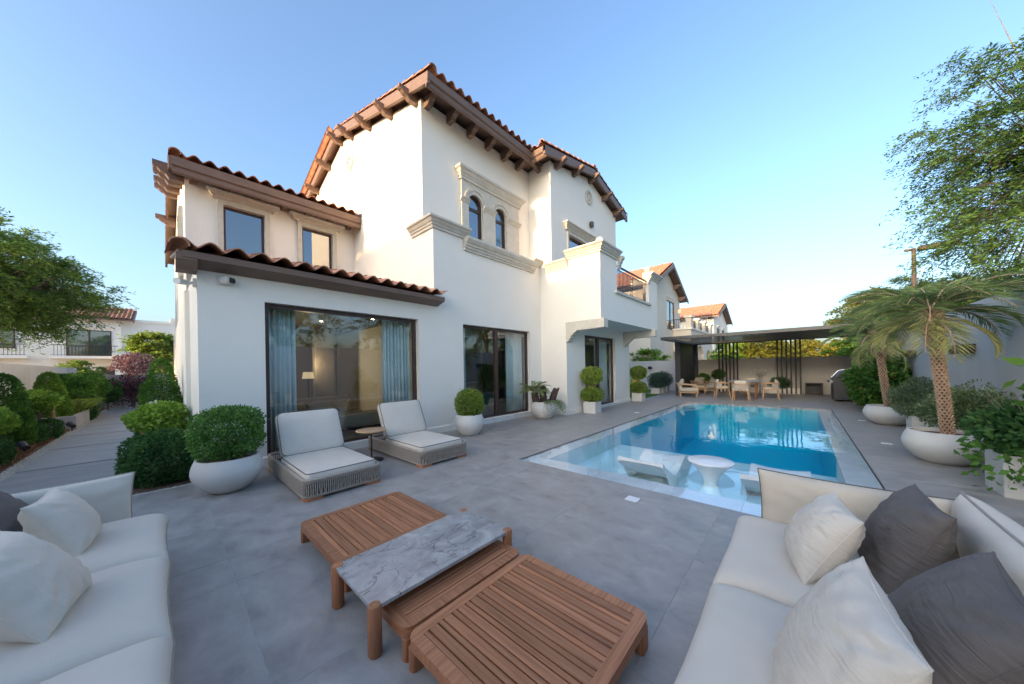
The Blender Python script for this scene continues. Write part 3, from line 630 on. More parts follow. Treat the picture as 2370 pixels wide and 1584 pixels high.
# string courses and cornices on the main block
cornice([(4.32, 7.25), (4.32, yA), (5.36, yA)], 4.83, 5.07, 0.85, back=0.02)
MB().box(4.33, 5.36, yA + 0.001, 6.80, 4.85, 5.05).build('cornice_top', 'trim', villa)
b = MB(); z = 4.54
b.sweep([(5.22, yA), (8.12, yA)], [(-0.02, z), (0.05, z), (0.05, z + .05), (0.085, z + .06), (0.085, z + .11), (0.12, z + .12), (0.12, z + .165), (0.16, z + .19), (0.21, z + .26), (0.21, z + .32), (-0.02, z + .33)]).build('string_course', 'trim', villa)
MB().box(5.20, 5.40, yA - 0.03, yA + 0.02, 4.6, 4.86).build('string_step', 'trim', villa)
cornice([(8.02, yA), (8.46, yA)], 4.80, 5.0, 0.75, back=0.02)
MB().box(8.02, 8.46, yA + 0.001, 6.78, 4.85, 4.98).build('cornice_top', 'trim', villa)

# arched twin window surround
sur = MB().plate(rect(5.49, 7.84, 4.86, 6.66), [arch(5.735, 6.275, 4.87, 6.11), arch(6.765, 7.265, 4.87, 6.11)], 'y', 6.70, 6.768).build('surround', 'trim', villa)
for x0, x1 in ((5.735, 6.275), (6.765, 7.265)):
    c, r_ = (x0 + x1) / 2, (x1 - x0) / 2
    ring_ = [(c + (r_ + 0.16) * math.cos(PI * k / 18), 6.12 + (r_ + 0.16) * math.sin(PI * k / 18)) for k in range(19)] + [(c + (r_ + 0.09) * math.cos(PI * k / 18), 6.12 + (r_ + 0.09) * math.sin(PI * k / 18)) for k in range(18, -1, -1)]
    MB().plate(ring_, [], 'y', 6.672, 6.699).build('archivolt', 'trim', sur)
for x0, x1 in ((5.44, 5.74), (6.27, 6.77), (7.26, 7.89)):
    cornice([(x0, 6.70), (x1, 6.70)], 6.03, 6.15, 0.38, sur, 'impost')
cornice([(5.49, 6.78), (5.49, 6.70), (7.84, 6.70), (7.84, 6.78)], 6.64, 6.92, 0.8, villa, 'window_hood')

def framed(x0, x1, z0, z1, y, parts, parent=villa, fwid=0.07, dep=0.07, gl='glass', name='window', arched=False, mull=()):
    """window with frame bars and panes; y is the outer face of the frame"""
    w = bpy.data.objects.new(name, None); COL.objects.link(w); w.parent = parent; ORG[w.name] = ORG[parent.name]
    if arched:
        r_ = (x1 - x0) / 2; zs_ = z1 - r_
        MB().plate(arch(x0, x1, z0, zs_), [arch(x0 + fwid, x1 - fwid, z0 + fwid, zs_)], 'y', y, y + dep).build('frame', 'frame', w)
        MB().box(x0 + fwid * 0.8, x1 - fwid * 0.8, y + 0.004, y + dep - 0.004, zs_ - 0.16, zs_ - 0.08).build('transom', 'frame', w)
        MB().plate(arch(x0 + 0.03, x1 - 0.03, z0 + 0.03, zs_), [], 'y', y + 0.03, y + 0.036).build('pane', gl, w)
        return w
    MB().plate(rect(x0, x1, z0, z1), [rect(x0 + fwid, x1 - fwid, z0 + fwid * 0.8, z1 - fwid)], 'y', y, y + dep).build('frame', 'frame', w)
    xs_ = [x0 + fwid] + [m for m in mull] + [x1 - fwid]
    for k, m in enumerate(mull):
        MB().box(m - 0.06, m + 0.06, y - 0.012, y + dep + 0.01, z0 + fwid * 0.8, z1 - fwid).build('mullion', 'frame', w)
    for k in range(len(xs_) - 1):
        a = xs_[k] + (0.06 if k else 0); c = xs_[k + 1] - (0.06 if k < len(xs_) - 2 else 0)
        MB().box(a, c, y + 0.03, y + 0.038, z0 + fwid * 0.8, z1 - fwid).build('pane', gl, w)
    return w
framed(1.12, 3.89, 0.12, 2.63, 6.46, 0)
framed(5.17, 7.87, 0.12, 2.64, 6.46, 0, mull=(6.46,))
framed(9.60, 12.0, 0.07, 2.58, 5.48, 0, mull=(10.75,), name='sliding_door')
framed(5.735, 6.275, 4.95, 6.38, 6.80, 0, gl='glass_up', arched=True, fwid=0.06)
framed(6.765, 7.265, 4.95, 6.36, 6.80, 0, gl='glass_up', arched=True, fwid=0.06)
framed(1.10, 1.95, 4.1, 5.80, 10.96, 0, gl='glass_up', fwid=0.055)
framed(2.83, 3.66, 4.1, 5.80, 10.96, 0, gl='glass_up', fwid=0.055)
framed(9.48, 11.55, 3.15, 6.08, 5.95, 0, gl='glass_up', mull=(10.5,), name='balcony_door')
for x0, x1 in ((1.10, 1.95), (2.83, 3.66)):
    MB().plate(rect(x0 - 0.11, x1 + 0.11, 3.9, 5.93), [rect(x0, x1, 4.1, 5.80)], 'y', 10.83, 10.899).build('surround', 'trim', villa)
    cornice([(x0 - 0.17, 10.9), (x0 - 0.17, 10.83), (x1 + 0.17, 10.83), (x1 + 0.17, 10.9)], 5.93, 6.10, 0.7, villa, 'window_hood')
MB().plate(rect(9.40, 11.65, 3.1, 6.2), [rect(9.48, 11.55, 3.1001, 6.08)], 'y', 5.83, 5.869).build('surround', 'trim', villa)
cornice([(9.32, 5.87), (9.32, 5.84), (11.72, 5.84), (11.72, 5.87)], 6.20, 6.42, 0.75, villa, 'window_hood')
MB().plate([(12.1, 4.1), (13.1, 4.1), (13.1, 5.95), (12.1, 5.95)], [rect(12.2, 13.0, 4.2, 5.85)], 'x', 0.34, 0.419).build('surround', 'trim', villa)
MB().box(0.50, 0.52, 12.2, 13.0, 4.2, 5.85).build('pane', 'glass_up', villa)
# round vents
for c, ax in (((4.32, 11.05, 8.45), 'x'), ((10.95, 5.87, 7.92), 'y')):
    b = MB(); r_ = 0.26
    ringo = [(r_ * math.cos(2 * PI * k / 28), r_ * math.sin(2 * PI * k / 28)) for k in range(28)]; ringi = [(x * 0.74, z * 0.74) for x, z in ringo]
    q = 1 if ax == 'x' else 0
    sh = lambda l: [(x + c[q], z + c[2]) for x, z in l]
    v = MB().plate(sh(ringo), [sh(ringi)], ax, c[0 if ax == 'x' else 1] - 0.045, c[0 if ax == 'x' else 1] - 0.001).build('round_vent', 'trim', villa)
    bb = MB()
    for k in range(4):
        t = PI * k / 4; bb.plate(sh([(0.19 * math.cos(t) - 0.02 * math.sin(t), 0.19 * math.sin(t) + 0.02 * math.cos(t)), (-0.19 * math.cos(t) - 0.02 * math.sin(t), -0.19 * math.sin(t) + 0.02 * math.cos(t)), (-0.19 * math.cos(t) + 0.02 * math.sin(t), -0.19 * math.sin(t) - 0.02 * math.cos(t)), (0.19 * math.cos(t) + 0.02 * math.sin(t), 0.19 * math.sin(t) - 0.02 * math.cos(t))]), [], ax, c[0 if ax == 'x' else 1] - 0.03 - 0.001 * k, c[0 if ax == 'x' else 1] - 0.006)
    bb.build('vent_grille', 'trim', v)

# ---- roofs
def tile_mesh(name, w, L, amp=0.047, th=0.016, n=10):
    b = MB(); top = []; bot = []
    for j, v in enumerate((0, L)):
        lift = 0.022 if j == 0 else 0.0
        for i in range(n + 1):
            u = i / n; z = amp * (math.cos(2 * PI * u) * 0.5 + 0.5) ** 0.75 * 2
            b.v.append((u * w, v, z + lift + th))
        for i in range(n + 1):
            u = i / n; z = amp * (math.cos(2 * PI * u) * 0.5 + 0.5) ** 0.75 * 2
            b.v.append((u * w, v, z + lift))
    m = n + 1
    for i in range(n):
        b.f.append((i, i + 1, 2 * m + i + 1, 2 * m + i)); b.f.append((m + i + 1, m + i, 3 * m + i, 3 * m + i + 1)); b.f.append((i + 1, i, m + i, m + i + 1))
    o = b.build(name, 'tile', smooth=True); me = o.data; bpy.data.objects.remove(o); return me
TW, TL = 0.272, 0.42
TILE = tile_mesh('roof_tile', TW, TL)
b = MB()
nseg = 8; ro = 0.105
for j, (v, rr) in enumerate(((0, ro), (0.42, ro * 0.86))):
    for k in range(nseg + 1):
        t = PI * k / nseg; b.v.append((rr * math.cos(t), v, rr * math.sin(t) * 0.95 + (0.015 if j == 0 else 0)))
    for k in range(nseg + 1):
        t = PI * k / nseg; b.v.append(((rr - 0.018) * math.cos(t), v, (rr - 0.018) * math.sin(t) * 0.95 + (0.015 if j == 0 else 0)))
m = nseg + 1
for k in range(nseg):
    b.f.append((k, k + 1, 2 * m + k + 1, 2 * m + k)); b.f.append((m + k + 1, m + k, 3 * m + k, 3 * m + k + 1)); b.f.append((k + 1, k, m + k, m + k + 1))
o = b.build('rake_tile', 'tile', smooth=True); RAKE = o.data; bpy.data.objects.remove(o)

def tiles(roof, o, u, v, wid, length, rows_keep=3, phase=0.5, lift=0.0):
    """o: eave corner, u: along the eave, v: up the slope (unit vectors)"""
    o, u, v = Vector(o), Vector(u).normalized(), Vector(v).normalized(); nrm = u.cross(v)
    if nrm.z < 0: nrm = -nrm
    nu = max(1, round(wid / TW)); tw = wid / nu; step = 0.34; nv = max(1, int(math.ceil(length / step)))
    rest = MB()
    for j in range(nv):
        for i in range(nu):
            p = o + u * (i * tw) + v * (j * step - 0.05) + nrm * (lift + 0.004 * (j > 0)) + nrm * random.uniform(0, 0.006)
            s = tw / TW
            yaw = random.uniform(-0.012, 0.012)
            uu = (u * math.cos(yaw) + v * math.sin(yaw)); vv = (v * math.cos(yaw) - u * math.sin(yaw))
            m3 = Matrix((uu * s, vv, nrm)).transposed()
            if j < rows_keep:
                obj_from('roof_tile', TILE, roof, p, m3)
            else:
                rest.add([p + m3 @ q.co for q in TILE.vertices], [tuple(f.vertices) for f in TILE.polygons])
    if rest.v: stuff(rest.build('roof_tiles', 'tile', roof, smooth=True))
def rake(roof, p0, p1, keep=40):
    p0, p1 = Vector(p0), Vector(p1); d = (p1 - p0); L = d.length; d.normalize(); n = int(L / 0.35) + 1
    side = d.cross(Vector((0, 0, 1))).normalized(); nrm = side.cross(d)
    for k in range(n):
        m3 = Matrix((side, d, nrm)).transposed(); obj_from('rake_tile', RAKE, roof, p0 + d * (k * 0.35 - 0.03) + nrm * random.uniform(0, 0.006), m3)
def slab3(a, b_, c, d, th):
    """sloping slab from four top corners"""
    t = [Vector(p) for p in (a, b_, c, d)]; return MB().hexa([p - Vector((0, 0, th)) for p in t] + t)
def corbel(par, p, out, L=0.5, w=0.13, h=0.26):
    """scrolled timber rafter tail: p = wall point at the top, out = unit direction"""
    o = Vector((*out, 0)); s = Vector((-out[1], out[0], 0)); b = MB()
    prof = [(-0.02, 0), (L, 0), (L, -h * 0.32), (L - 0.03, -h * 0.38), (L - 0.07, -h * 0.42), (L - 0.12, -h * 0.6), (L - 0.2, -h * 0.72), (L - 0.26, -h), (-0.02, -h)]
    vs = []
    for sg in (-w / 2, w / 2):
        for a, z in prof: vs.append(Vector(p) + o * a + s * sg + Vector((0, 0, z)))
    n = len(prof); fs = [tuple(range(n)), tuple(range(2 * n - 1, n - 1, -1))] + [(k, (k + 1) % n, n + (k + 1) % n, n + k) for k in range(n)]
    return b.add(vs, fs).build('corbel', 'eave', par)

# main roof (ridge along x)
rm = slab3((4.14, 6.16, 8.20), (8.6, 6.16, 8.20), (8.6, 11.7, RZ + 0.12), (4.14, 11.7, RZ + 0.12), 0.10).build('roof', 'eave', villa)
slab3((4.14, 11.7, RZ + 0.12), (13.0, 11.7, RZ + 0.12), (13.0, 17.0, 8.15), (4.14, 17.0, 8.15), 0.10).build('roof_back', 'eave', rm)
slab3((8.6, 8.5, 8.86), (13.0, 8.5, 8.86), (13.0, 11.7, RZ + 0.12), (8.6, 11.7, RZ + 0.12), 0.10).build('roof_back', 'eave', rm)
vs_ = Vector((0, 5.54, RZ + 0.12 - 8.20)).normalized()
EP = lambda z1, h: [(0, z1 - h), (0.05, z1 - h), (0.05, z1 - h * 0.72), (0.085, z1 - h * 0.62), (0.085, z1 - h * 0.5), (0.12, z1 - h * 0.42), (0.12, z1), (0, z1)]
MB().sweep([(4.07, 6.16), (7.92, 6.16)], [(-0.02, 7.88), (0.0, 7.88), (0.03, 7.92), (0.03, 8.0), (0.07, 8.03), (0.07, 8.2), (-0.02, 8.2)]).build('fascia', 'eave', rm)
def rake_board(par, a, b_, out, h=0.26, th=0.07, drop=0.0):
    a, b_, o = Vector(a), Vector(b_), Vector(out) * th
    q = [a - Vector((0, 0, h)), b_ - Vector((0, 0, h)), b_ - Vector((0, 0, h)) + o, a - Vector((0, 0, h)) + o, a, b_, b_ + o, a + o]
    return MB().hexa(q).build('rake_board', 'eave', par)
rake_board(rm, (4.14, 6.10, 8.195), (4.14, 11.7, RZ + 0.13), (-1, 0, 0)); rake_board(rm, (4.14, 11.7, RZ + 0.13), (4.14, 17, 8.15), (-1, 0, 0))
tiles(rm, (4.18, 6.10, 8.215), (1, 0, 0), vs_, 4.28, 5.5, 3)
tiles(rm, (13.0, 17.0, 8.17), (-1, 0, 0), (0, -5.3, RZ + 0.12 - 8.15), 9.1, 5.2, 0)
rake(rm, (4.17, 6.05, 8.25), (4.17, 11.7, RZ + 0.17)); rake(rm, (4.17, 17.0, 8.2), (4.17, 11.7, RZ + 0.17))
rake(rm, (4.14, 11.7, RZ + 0.20), (8.8, 11.7, RZ + 0.20))
zsof = lambda y: (8.20 + (y - 6.16) * (RZ - 8.08) / 5.54) - 0.10
for x in (4.46, 5.14, 5.82, 6.50, 7.18, 7.84): corbel(rm, (x, 6.775, zsof(6.5) - 0.015), (0, -1), 0.45)
for y in (6.95, 8.2, 9.5, 10.8, 11.7): corbel(rm, (4.325, y, zsof(y) - 0.06), (-1, 0), 0.50, 0.13, 0.24)
zs2 = lambda y: RZ + 0.02 - (y - 11.7) * (RZ + 0.12 - 8.15) / 5.3
for y in (12.9, 14.2, 15.5): corbel(rm, (4.325, y, zs2(y) - 0.06), (-1, 0), 0.50, 0.13, 0.24)

# right block roof (ridge along y)
rb = slab3((7.88, 5.66, 8.20), (11.0, 5.66, 8.86), (11.0, 11.6, 8.86), (7.88, 11.6, 8.20), 0.10).build('roof', 'eave', villa)
slab3((11.0, 5.66, 8.86), (13.95, 5.66, 8.14), (13.95, 11.6, 8.14), (11.0, 11.6, 8.86), 0.10).build('roof_back', 'eave', rb)
MB().sweep([(7.88, 6.2), (7.88, 5.59)], [(-0.02, 7.88), (0.0, 7.88), (0.03, 7.92), (0.03, 8.0), (0.07, 8.03), (0.07, 8.2), (-0.02, 8.2)]).build('fascia', 'eave', rb)
rake_board(rb, (7.81, 5.66, 8.20), (11.0, 5.66, 8.87), (0, -1, 0)); rake_board(rb, (11.0, 5.66, 8.87), (13.97, 5.66, 8.15), (0, -1, 0))
tiles(rb, (7.84, 11.5, 8.215), (0, -1, 0), (3.12, 0, 0.66), 5.8, 3.1, 2)
tiles(rb, (13.98, 5.68, 8.155), (0, 1, 0), (-2.95, 0, 0.72), 5.8, 3.0, 1)
rake(rb, (7.80, 5.68, 8.26), (11.0, 5.68, 8.93)); rake(rb, (13.98, 5.68, 8.20), (11.0, 5.68, 8.93)); rake(rb, (11.0, 5.62, 8.95), (11.0, 11.5, 8.95))
zl = lambda x: 8.20 + (x - 7.88) * 0.66 / 3.12 - 0.10
zr = lambda x: 8.86 - (x - 11.0) * 0.72 / 2.95 - 0.10
for x in (8.75, 9.85, 11.0): corbel(rb, (x, 5.875, zl(min(x, 11.0)) - 0.06), (0, -1), 0.46, 0.13, 0.24)
for x in (12.1, 13.15): corbel(rb, (x, 5.875, zr(x) - 0.06), (0, -1), 0.46, 0.13, 0.24)
corbel(rb, (8.465, 6.3, zl(8.3)), (-1, 0), 0.45)

# upper wing roof
EZ = 6.36
rw = slab3((0.22, 10.34, EZ), (4.32, 10.34, EZ), (4.32, 15.2, EZ + 1.35), (0.22, 15.2, EZ + 1.35), 0.10).build('roof', 'eave', villa)
slab3((0.22, 15.2, EZ + 1.35), (4.32, 15.2, EZ + 1.35), (4.32, 20.2, EZ), (0.22, 20.2, EZ), 0.10).build('roof_back', 'eave', rw)
MB().sweep([(0.20, 10.34), (4.30, 10.34)], [(-0.02, EZ - .36), (0.0, EZ - .36), (0.03, EZ - .32), (0.03, EZ - .22), (0.07, EZ - .19), (0.07, EZ), (-0.02, EZ)]).build('fascia', 'eave', rw)
rake_board(rw, (0.22, 10.30, EZ), (0.22, 15.2, EZ + 1.36), (-1, 0, 0)); rake_board(rw, (0.22, 15.2, EZ + 1.36), (0.22, 20.2, EZ), (-1, 0, 0))
tiles(rw, (0.30, 10.28, EZ + 0.015), (1, 0, 0), (0, 4.86, 1.35), 3.98, 4.9, 3)
tiles(rw, (4.3, 20.2, EZ + 0.015), (-1, 0, 0), (0, -5, 1.35), 4.08, 4.9, 0)
rake(rw, (0.25, 10.24, EZ + 0.05), (0.25, 15.2, EZ + 1.4)); rake(rw, (0.25, 20.2, EZ + 0.05), (0.25, 15.2, EZ + 1.4))
for x in (0.56, 1.16, 1.78, 2.38, 2.98, 3.58, 4.12): corbel(rw, (x, 10.905, EZ - 0.10 + 0.03), (0, -1), 0.42, 0.14, 0.19)
for y in (11.0, 12.0, 13.6, 15.2, 16.8): corbel(rw, (0.425, y, EZ - 0.1 + (min(y, 30.4 - y) - 10.34) * 0.278), (-1, 0), 0.52, 0.16, 0.34)

# front wing lean-to roof
rf = slab3((0.16, 6.10, 3.16), (4.31, 6.10, 3.16), (4.31, 10.9, 4.26), (0.16, 10.9, 4.26), 0.05).build('roof', 'eave', villa)
MB().plate([(6.04, 3.06), (6.34, 2.98), (6.345, 3.13), (6.04, 3.15)], [], 'x', 0.20, 4.40).build('fascia', 'eave', rf)
MB().plate([(6.05, 3.03), (6.12, 2.90), (6.35, 2.90), (6.35, 3.10), (6.05, 3.12)], [], 'x', 0.14, 0.345).build('eave_return', 'eave', rf)
tiles(rf, (0.20, 6.02, 3.17), (1, 0, 0), (0, 4.8, 1.1), 4.20, 4.75, 4)
rake(rf, (0.17, 5.98, 3.17), (0.17, 10.8, 4.27))
# black wall lamp and cameras
wl = thing('wall_lamp', 'black cube wall lamp high on the right block of the villa', 'wall lamp', (11.05, 5.87, 6.9), 0, None)
MB().box(-0.07, 0.07, -0.13, -0.02, -0.10, 0.10).build('body', 'black', wl, bevel=0.006); MB().box(-0.05, 0.05, -0.02, -0.001, -0.06, 0.06).build('mount', 'black', wl)
ct = thing('security_camera', 'white box camera with black lens on the wing wall under the eave', 'camera', (0.62, 6.35, 2.87), 0)
MB().box(-0.07, 0.03, -0.03, -0.001, -0.06, 0.06).build('mount', 'white_metal', ct, bevel=0.008)
hs_ = MB().box(-0.055, 0.055, -0.13, -0.0, -0.05, 0.05).build('housing', 'white_metal', ct, bevel=0.014); hs_.location = (-0.01, -0.02, 0); hs_.rotation_euler = (0, 0, R(48))
ln_ = MB().box(-0.046, 0.046, -0.165, -0.128, -0.04, 0.036).build('lens', 'black', ct, bevel=0.012); ln_.location = (-0.01, -0.02, 0); ln_.rotation_euler = (0, 0, R(48))
ct = thing('security_camera', 'white bullet camera on an arm at the villa corner', 'camera', (0.35, 6.42, 2.80), 0)
MB().box(-0.04, -0.001, -0.05, 0.05, -0.06, 0.06).build('mount', 'white_metal', ct, bevel=0.008)
MB().tube([(-0.03, 0, 0), (-0.10, 0, -0.01)], 0.02, 10).build('arm', 'white_metal', ct)
MB().tube([(-0.08, 0.05, 0.0), (-0.20, -0.13, -0.03)], [0.038, 0.042], 12).build('housing', 'white_metal', ct, smooth=True)

# ---- interiors
ib = MB()
ib.box(0.6, 8.46, 6.6, 12.8, -0.05, 0.10)
fl = ib.build('floor', 'int_floor', villa)
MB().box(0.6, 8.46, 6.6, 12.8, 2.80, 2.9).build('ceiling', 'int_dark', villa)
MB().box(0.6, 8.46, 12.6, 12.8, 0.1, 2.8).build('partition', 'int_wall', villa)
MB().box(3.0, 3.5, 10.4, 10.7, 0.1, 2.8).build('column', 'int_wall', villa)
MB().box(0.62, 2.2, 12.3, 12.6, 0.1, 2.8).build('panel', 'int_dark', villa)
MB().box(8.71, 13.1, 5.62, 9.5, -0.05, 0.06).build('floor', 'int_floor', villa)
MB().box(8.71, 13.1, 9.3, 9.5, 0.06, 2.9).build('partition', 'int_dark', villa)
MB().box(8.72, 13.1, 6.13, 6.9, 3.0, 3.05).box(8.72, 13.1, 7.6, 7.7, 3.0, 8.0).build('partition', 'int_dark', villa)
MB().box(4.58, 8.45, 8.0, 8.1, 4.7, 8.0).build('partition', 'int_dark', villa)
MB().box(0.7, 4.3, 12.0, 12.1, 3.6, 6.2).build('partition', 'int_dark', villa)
def curtain(x0, x1, y, z0, z1, n=7, amp=0.045):
    b = MB(); m = n * 10
    for j, z in enumerate((z0, z1)):
        for i in range(m + 1):
            u = i / m; b.v.append((x0 + (x1 - x0) * u, y + amp * math.sin(u * n * 2 * PI) * (1 if j == 0 else 0.75) + 0.012 * math.sin(u * 31 + j), z))
    for i in range(m): b.f.append((i, i + 1, m + 2 + i, m + 1 + i))
    return b
def curtain_thing(x0, x1, y, z0, z1, lab, n=6):
    o = curtain(x0, x1, y, z0, z1, n).build('curtain', 'curtain', smooth=True, base=((x0 + x1) / 2, y, z0)); tag(o, lab, 'curtain')
    s = o.modifiers.new('t', 'SOLIDIFY'); s.thickness = 0.004
curtain_thing(1.18, 1.62, 6.72, 0.12, 2.72, 'pale curtain at the left edge of the big living room window')
curtain_thing(3.22, 3.86, 6.72, 0.12, 2.72, 'pale curtain at the right edge of the big living room window', 8)
curtain_thing(5.2, 5.5, 6.72, 0.12, 2.72, 'pale curtain at the left edge of the two pane sliding window', 4)
curtain_thing(7.15, 7.85, 6.72, 0.12, 2.72, 'pale curtain at the right edge of the two pane sliding window', 8)
curtain_thing(11.0, 11.95, 5.75, 0.08, 2.7, 'pale curtain inside the sliding door under the balcony', 8)
for k, (x, y) in enumerate(((1.2, 8.2), (2.0, 8.6), (2.8, 9.2), (1.6, 10.4), (2.6, 11.4), (3.6, 8.0), (5.6, 7.6), (6.3, 8.4), (6.9, 9.2), (7.6, 7.8), (5.6, 10.2), (7.2, 10.8))):
    d = thing('ceiling_downlight', 'small lit downlight in the dark interior ceiling', 'downlight', (x, y, 2.80), 0, 'ceiling downlights inside the villa')
    MB().lathe([(0.045, 0), (0.05, -0.008), (0.036, -0.008), (0.036, 0)], (0, 0, 0), 16).build('ring', 'white_metal', d)
    MB().lathe([(0, -0.004), (0.034, -0.004)], (0, 0, 0), 16).build('lens', 'downlight', d)
# interior floor lamp; the glow of its shade is added
fl_ = thing('floor_lamp', 'slim floor lamp with an added shade glow inside the living room', 'floor lamp', (2.75, 10.2, 0.1))
MB().lathe([(0, 0), (0.14, 0), (0.14, 0.02), (0.012, 0.025), (0.012, 1.35), (0, 1.35)], n=16).build('stand', 'black', fl_)
MB().lathe([(0.10, 1.2), (0.15, 1.2), (0.12, 1.38), (0.09, 1.38)], n=20).build('lamp_shade', 'lamp_on', fl_)
pl = bpy.data.lights.new('room_fill', 'POINT'); pl.energy = 10; pl.color = (1, 0.72, 0.42); pl.shadow_soft_size = 0.12  # warm fill light added to brighten the room behind the window
po = bpy.data.objects.new('room_fill', pl); COL.objects.link(po); po.location = (0, 0, 1.6); po.parent = fl_
# ================================================================== CUSHIONS AND SOFAS
def cushion_mb(w, d, t, n=30, a=2.2, bexp=0.42, pinch=0.05, wrinkle=0.0, seed=0, sag=0.0, seam=0.0):
    """soft cushion in local x (w), y (d), z (t); returns body and its seam outline"""
    b = MB(); rg = random.Random(seed); off = Vector((rg.uniform(0, 50), rg.uniform(0, 50), 0))
    idx = {}
    def pt(u, v, s):
        X = w / 2 * u * (1 - pinch * (1 - v * v) * abs(u) ** 3); Y = d / 2 * v * (1 - pinch * (1 - u * u) * abs(v) ** 3)
        e = max(0.0, (1 - abs(u) ** a)) ** bexp * max(0.0, (1 - abs(v) ** a)) ** bexp
        h = t / 2 * e
        if wrinkle and e > 0:
            # folds running in from the corners and edges
            r_ = min(1, (abs(u) * abs(v)) ** 0.5 * 1.25)
            ang = math.atan2(v, u)
            f = math.sin(ang * 13 + rg0 + 3 * noise.noise(Vector((u * 2, v * 2, seed * 1.7)))) * 0.5 + noise.noise(Vector((u * 3.2 + off.x, v * 6.5, s + off.y))) * 0.9
            h += wrinkle * f * r_ * min(1, e * 2.2)
            h += wrinkle * 0.55 * math.sin((u * 0.9 + v * 0.5) * 17 + 5 * noise.noise(Vector((u * 1.5, v * 1.5, seed * 2.3)))) * min(1, e * 2) * max(0, noise.noise(Vector((u * 1.3 + seed, v * 1.3, s * 2))) + 0.15)
            h += wrinkle * 0.7 * noise.noise(Vector((u * 1.7 + off.y, v * 1.9, s * 3 + off.x)))* e
        z = s * h
        if s > 0: z -= sag * (1 - u * u) * (1 - v * v)
        return (X, Y, z)
    rg0 = rg.uniform(0, 6)
    # concentrate samples near the edges
    g = [math.sin((i / n * 2 - 1) * PI / 2 * 0.96) / math.sin(PI / 2 * 0.96) for i in range(n + 1)]
    for s in (1, -1):
        for i in range(n + 1):
            for j in range(n + 1):
                edge = i in (0, n) or j in (0, n)
                if s == -1 and edge: idx[(s, i, j)] = idx[(1, i, j)]; continue
                idx[(s, i, j)] = len(b.v); b.v.append(pt(g[i], g[j], s))
        for i in range(n):
            for j in range(n):
                q = (idx[(s, i, j)], idx[(s, i + 1, j)], idx[(s, i + 1, j + 1)], idx[(s, i, j + 1)])
                b.f.append(q if s > 0 else q[::-1])
    out = [b.v[idx[(1, i, 0)]] for i in range(n)] + [b.v[idx[(1, n, j)]] for j in range(n)] + [b.v[idx[(1, n - i, n)]] for i in range(n)] + [b.v[idx[(1, 0, n - j)]] for j in range(n)]
    return b, out
def cushion_part(name, parent, loc, rot, w, d, t, mat, pip='piping_w', pr=0.007, **kw):
    b, out = cushion_mb(w, d, t, **kw)
    o = b.build(name, mat, parent, smooth=True, angle=75); o.location = loc; o.rotation_euler = rot
    if pip:
        p = MB().loop_tube(out, pr, 6).build('piping', pip, o, smooth=True)
    return o
def pillow(label, loc, rot, w, d, t, mat, seed, wrinkle=0.012, pip=None, group=None, bexp=0.46):
    th = thing('throw_pillow', label, 'pillow', loc, 0, group)
    cushion_part('cover', th, (0, 0, 0), rot, w, d, t, mat, mat, 0.0035, n=56, a=2.0, bexp=bexp, pinch=0.09, wrinkle=wrinkle, seed=seed)
    return th

# right sofa: runs along x, seat front at y = 0.36, back at y = -0.75
s = thing('sofa', 'cream modular outdoor sofa at the lower right corner', 'sofa', (2.0, -0.2, 0))
MB().box(-1.9, 0.93, -0.56, 0.50, 0.06, 0.17).build('platform', 'teak', s, bevel=0.01)
for x in (-1.85, -0.9, 0.05, 0.86):
    for y in (-0.5, 0.42): MB().box(x - 0.04, x + 0.04, y - 0.04, y + 0.04, 0.0, 0.06).build('leg', 'teak', s)
kw = dict(n=44, a=7.0, bexp=0.30, pinch=0.03, wrinkle=0.003)
cushion_part('seat_cushion', s, (0.465, 0.08, 0.285), (0, 0, 0), 0.97, 0.98, 0.25, 'fabric', 'piping_w', seed=1, **kw)
cushion_part('seat_cushion', s, (-0.525, 0.08, 0.285), (0, 0, 0), 0.99, 0.98, 0.25, 'fabric', 'piping_w', seed=2, **kw)
cushion_part('seat_cushion', s, (-1.53, 0.08, 0.285), (0, 0, 0), 0.99, 0.98, 0.25, 'fabric', 'piping_w', seed=3, **kw)
kb = dict(n=44, a=3.0, bexp=0.36, pinch=0.045, wrinkle=0.006)
cushion_part('arm_cushion', s, (0.97, -0.02, 0.43), (0, R(90), 0), 0.58, 0.92, 0.20, 'fabric_b', 'piping', 0.006, seed=4, **kb)
cushion_part('back_cushion', s, (0.46, -0.52, 0.46), (R(78), 0, 0), 1.0, 0.62, 0.24, 'fabric', 'piping_w', seed=5, **kb)
cushion_part('back_cushion', s, (-0.56, -0.52, 0.46), (R(78), 0, 0), 1.0, 0.62, 0.24, 'fabric', 'piping_w', seed=6, **kb)
cushion_part('back_cushion', s, (-1.56, -0.52, 0.46), (R(78), 0, 0), 1.0, 0.62, 0.24, 'fabric', 'piping_w', seed=7, **kb)
pillow('small cream pillow leaning against the dark grey one near the sofa arm', (2.34, -0.07, 0.58), (R(-60), 0, R(9)), 0.42, 0.42, 0.22, 'pillow_w', 11, 0.010)
pillow('dark grey pillow tucked into the far corner of the right sofa', (2.51, -0.37, 0.595), (R(-66), 0, R(3)), 0.50, 0.50, 0.23, 'pillow_d', 12, 0.010)
pillow('large cream pillow nearest the front on the right sofa', (1.38, -0.07, 0.585), (R(-64), 0, R(6)), 0.51, 0.51, 0.22, 'pillow_w', 13, 0.010)
pillow('large dark grey pillow at the lower right edge', (1.68, -0.33, 0.60), (R(-58), 0, R(-4)), 0.54, 0.54, 0.23, 'pillow_d', 14, 0.010)

